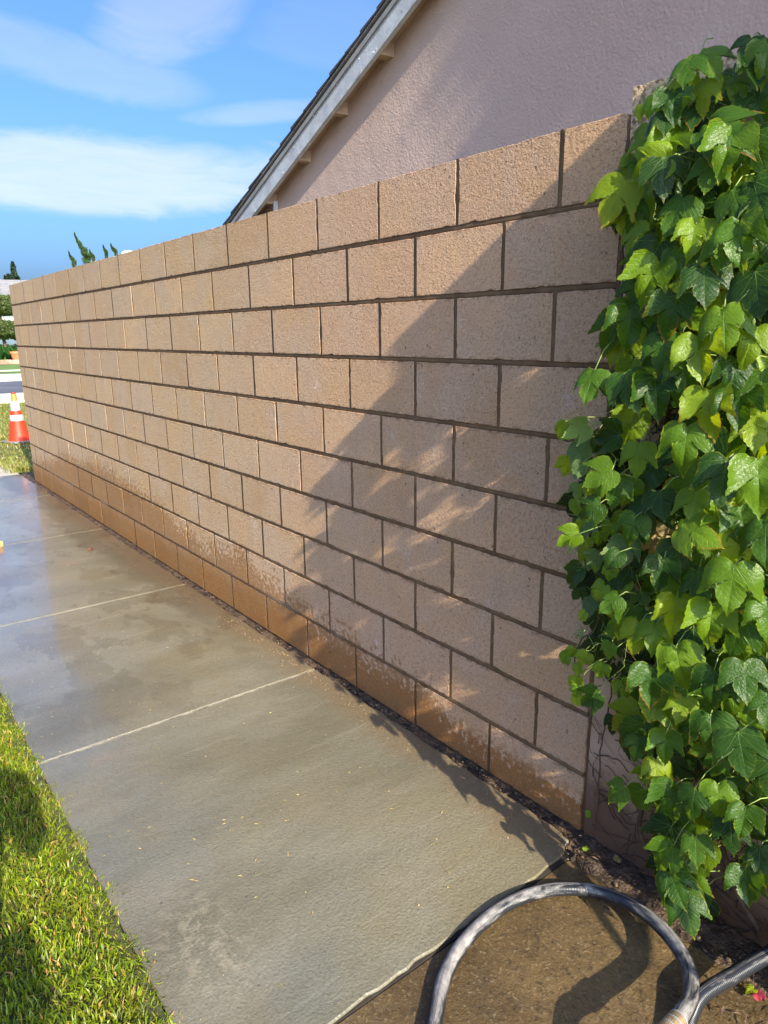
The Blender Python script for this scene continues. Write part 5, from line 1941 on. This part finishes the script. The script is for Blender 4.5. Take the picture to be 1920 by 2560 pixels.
# ------------------------------------------------------------------ OUT OF FRAME: what throws the soft shade
tre = empty('broadleaf_tree', (6.6, 2.1, 0))
tag(tre, "broad leafy tree in the neighbour's yard beyond the gable", 'tree')
V, F, _ = tube(catmull([(0, 0, -0.2), (0.1, 0, 2.5), (-0.1, 0.1, 5.0), (0, 0.1, 8.5)], 8), [0.2 - 0.004 * i for i in range(25)], 9)
mesh_obj('trunk', mesh_np('trunk', V, F, True), M_STEM, tre)
Pn, Dn = [], []
for k, (a_, b_, r_) in enumerate([(2.35, 5.0, .72), (2.15, 4.1, .50), (2.9, 5.4, 1.0), (3.0, 4.2, .8), (2.75, 3.4, .6), (2.3, 6.0, .6), (3.5, 4.8, .9), (1.95, 4.75, .40), (1.90, 5.15, .36), (1.90, 4.45, .30), (2.0, 3.95, .34), (2.08, 3.5, .34), (2.2, 3.1, .34), (1.86, 4.75, .30), (1.93, 4.2, .30), (2.02, 3.72, .28), (2.1, 3.3, .3), (1.85, 5.4, .3), (2.5, 4.5, .6), (2.5, 3.7, .5), (1.95, 4.0, .4), (1.98, 4.6, .4), (2.1, 3.6, .4), (1.88, 5.2, .35)]):
    X = 6.6 + [-0.6, 0.3, 0.5, -0.2, 0.6, -.3, .2, .4, .1, -.2, .3, 0, .2, .15, .1, -.1, .1, .2, .3, -.3, -.6, .6, -.5, .5][k]
    c = (X - 6.6, a_ - 0.149 * X - 2.1, b_ + 0.607 * X)
    P, D = ball_pts(c, r_, int(12000 * r_ * r_ + 400), 500 + k, 0.2, 1.0)
    Pn.append(P)
    Dn.append(D)
leaf_cloud('crown', np.concatenate(Pn), np.concatenate(Dn), 0.075, M_TREE, tre, 21)

# the photographer, standing behind the camera on the lawn's edge
person = empty('person', (1.40, -1.97, 0))
person.scale = (1.06, 1.06, 1.07)
tag(person, 'person in a dark t-shirt and jeans standing on the path edge with forearms raised', 'person')


def skin(name, verts, edges, radii, m, parent, root=0, sub=2):
    me = bpy.data.meshes.new(name)
    me.from_pydata(verts, edges, [])
    o = mesh_obj(name, me, m, parent)
    md = o.modifiers.new('skin', 'SKIN')
    for i, sv in enumerate(me.skin_vertices[0].data):
        sv.radius = radii[i] if isinstance(radii[i], tuple) else (radii[i], radii[i])
        sv.use_root = (i == root)
    ms = o.modifiers.new('sub', 'SUBSURF')
    ms.levels = sub
    ms.render_levels = sub
    return o


M_SKIN = simple('skin', (0.45, 0.28, 0.20), 0.5, 0.05)
M_SHIRT = simple('dark_shirt', (0.05, 0.06, 0.09), 0.8, 0.1)
M_JEANS = simple('jeans', (0.06, 0.09, 0.16), 0.8, 0.1)
# faces -X, +Y
bv = [(0, 0, 1.0), (0, 0, 1.16), (-.01, 0, 1.36), (-.01, 0, 1.50), (-.02, 0, 1.60), (-.03, 0, 1.70), (-.02, 0, 1.80),
      (-.01, .19, 1.48), (-.06, .26, 1.22), (-.20, .20, 1.34), (-.24, .16, 1.44), (-.01, -.19, 1.48), (-.06, -.26, 1.22), (-.18, -.10, 1.36), (-.22, .04, 1.46),
      (0, .10, .93), (-.01, .12, .50), (.02, .12, .08), (-.13, .14, .03), (0, -.10, .93), (.03, -.12, .50), (.05, -.12, .08), (-.10, -.14, .03)]
be = [(0, 1), (1, 2), (2, 3), (3, 4), (4, 5), (5, 6), (3, 7), (7, 8), (8, 9), (9, 10), (3, 11), (11, 12), (12, 13), (13, 14), (0, 15), (15, 16), (16, 17), (17, 18), (0, 19), (19, 20), (20, 21), (21, 22)]
br_ = [(.13, .16), (.12, .145), (.13, .17), (.10, .13), .055, .085, .095, .065, .046, .036, .028, .065, .046, .036, .028, .095, .062, .042, .035, .095, .062, .042, .035]
skin('body', bv, be, br_, M_SKIN, person)
tv = [(0, 0, 0.98), (0, 0, 1.16), (-.01, 0, 1.36), (-.01, 0, 1.49), (-.01, .19, 1.48), (-.04, .235, 1.31), (-.01, -.19, 1.48), (-.04, -.235, 1.31)]
skin('shirt', tv, [(0, 1), (1, 2), (2, 3), (3, 4), (4, 5), (3, 6), (6, 7)], [(.15, .18), (.14, .165), (.15, .19), (.11, .14), .078, .066, .078, .066], M_SHIRT, person)
jv = [(0, 0, .98), (0, .10, .90), (-.01, .12, .50), (.02, .12, .10), (0, -.10, .90), (.03, -.12, .50), (.05, -.12, .10)]
skin('jeans', jv, [(0, 1), (1, 2), (2, 3), (0, 4), (4, 5), (5, 6)], [(.145, .17), .11, .078, .062, .11, .078, .062], M_JEANS, person)
bm = bmesh.new()
bmesh.ops.create_uvsphere(bm, u_segments=24, v_segments=16, radius=0.108, matrix=Matrix.Translation((0.012, 0, 1.79)) @ Matrix.Diagonal((1.0, 0.86, 1.05, 1)))
for v in list(bm.verts):
    if v.co.x < -0.03 and v.co.z < 1.80:
        bm.verts.remove(v)
bm_obj('hair', bm, simple('dark_hair', (0.02, 0.014, 0.01), 0.6), person, True)
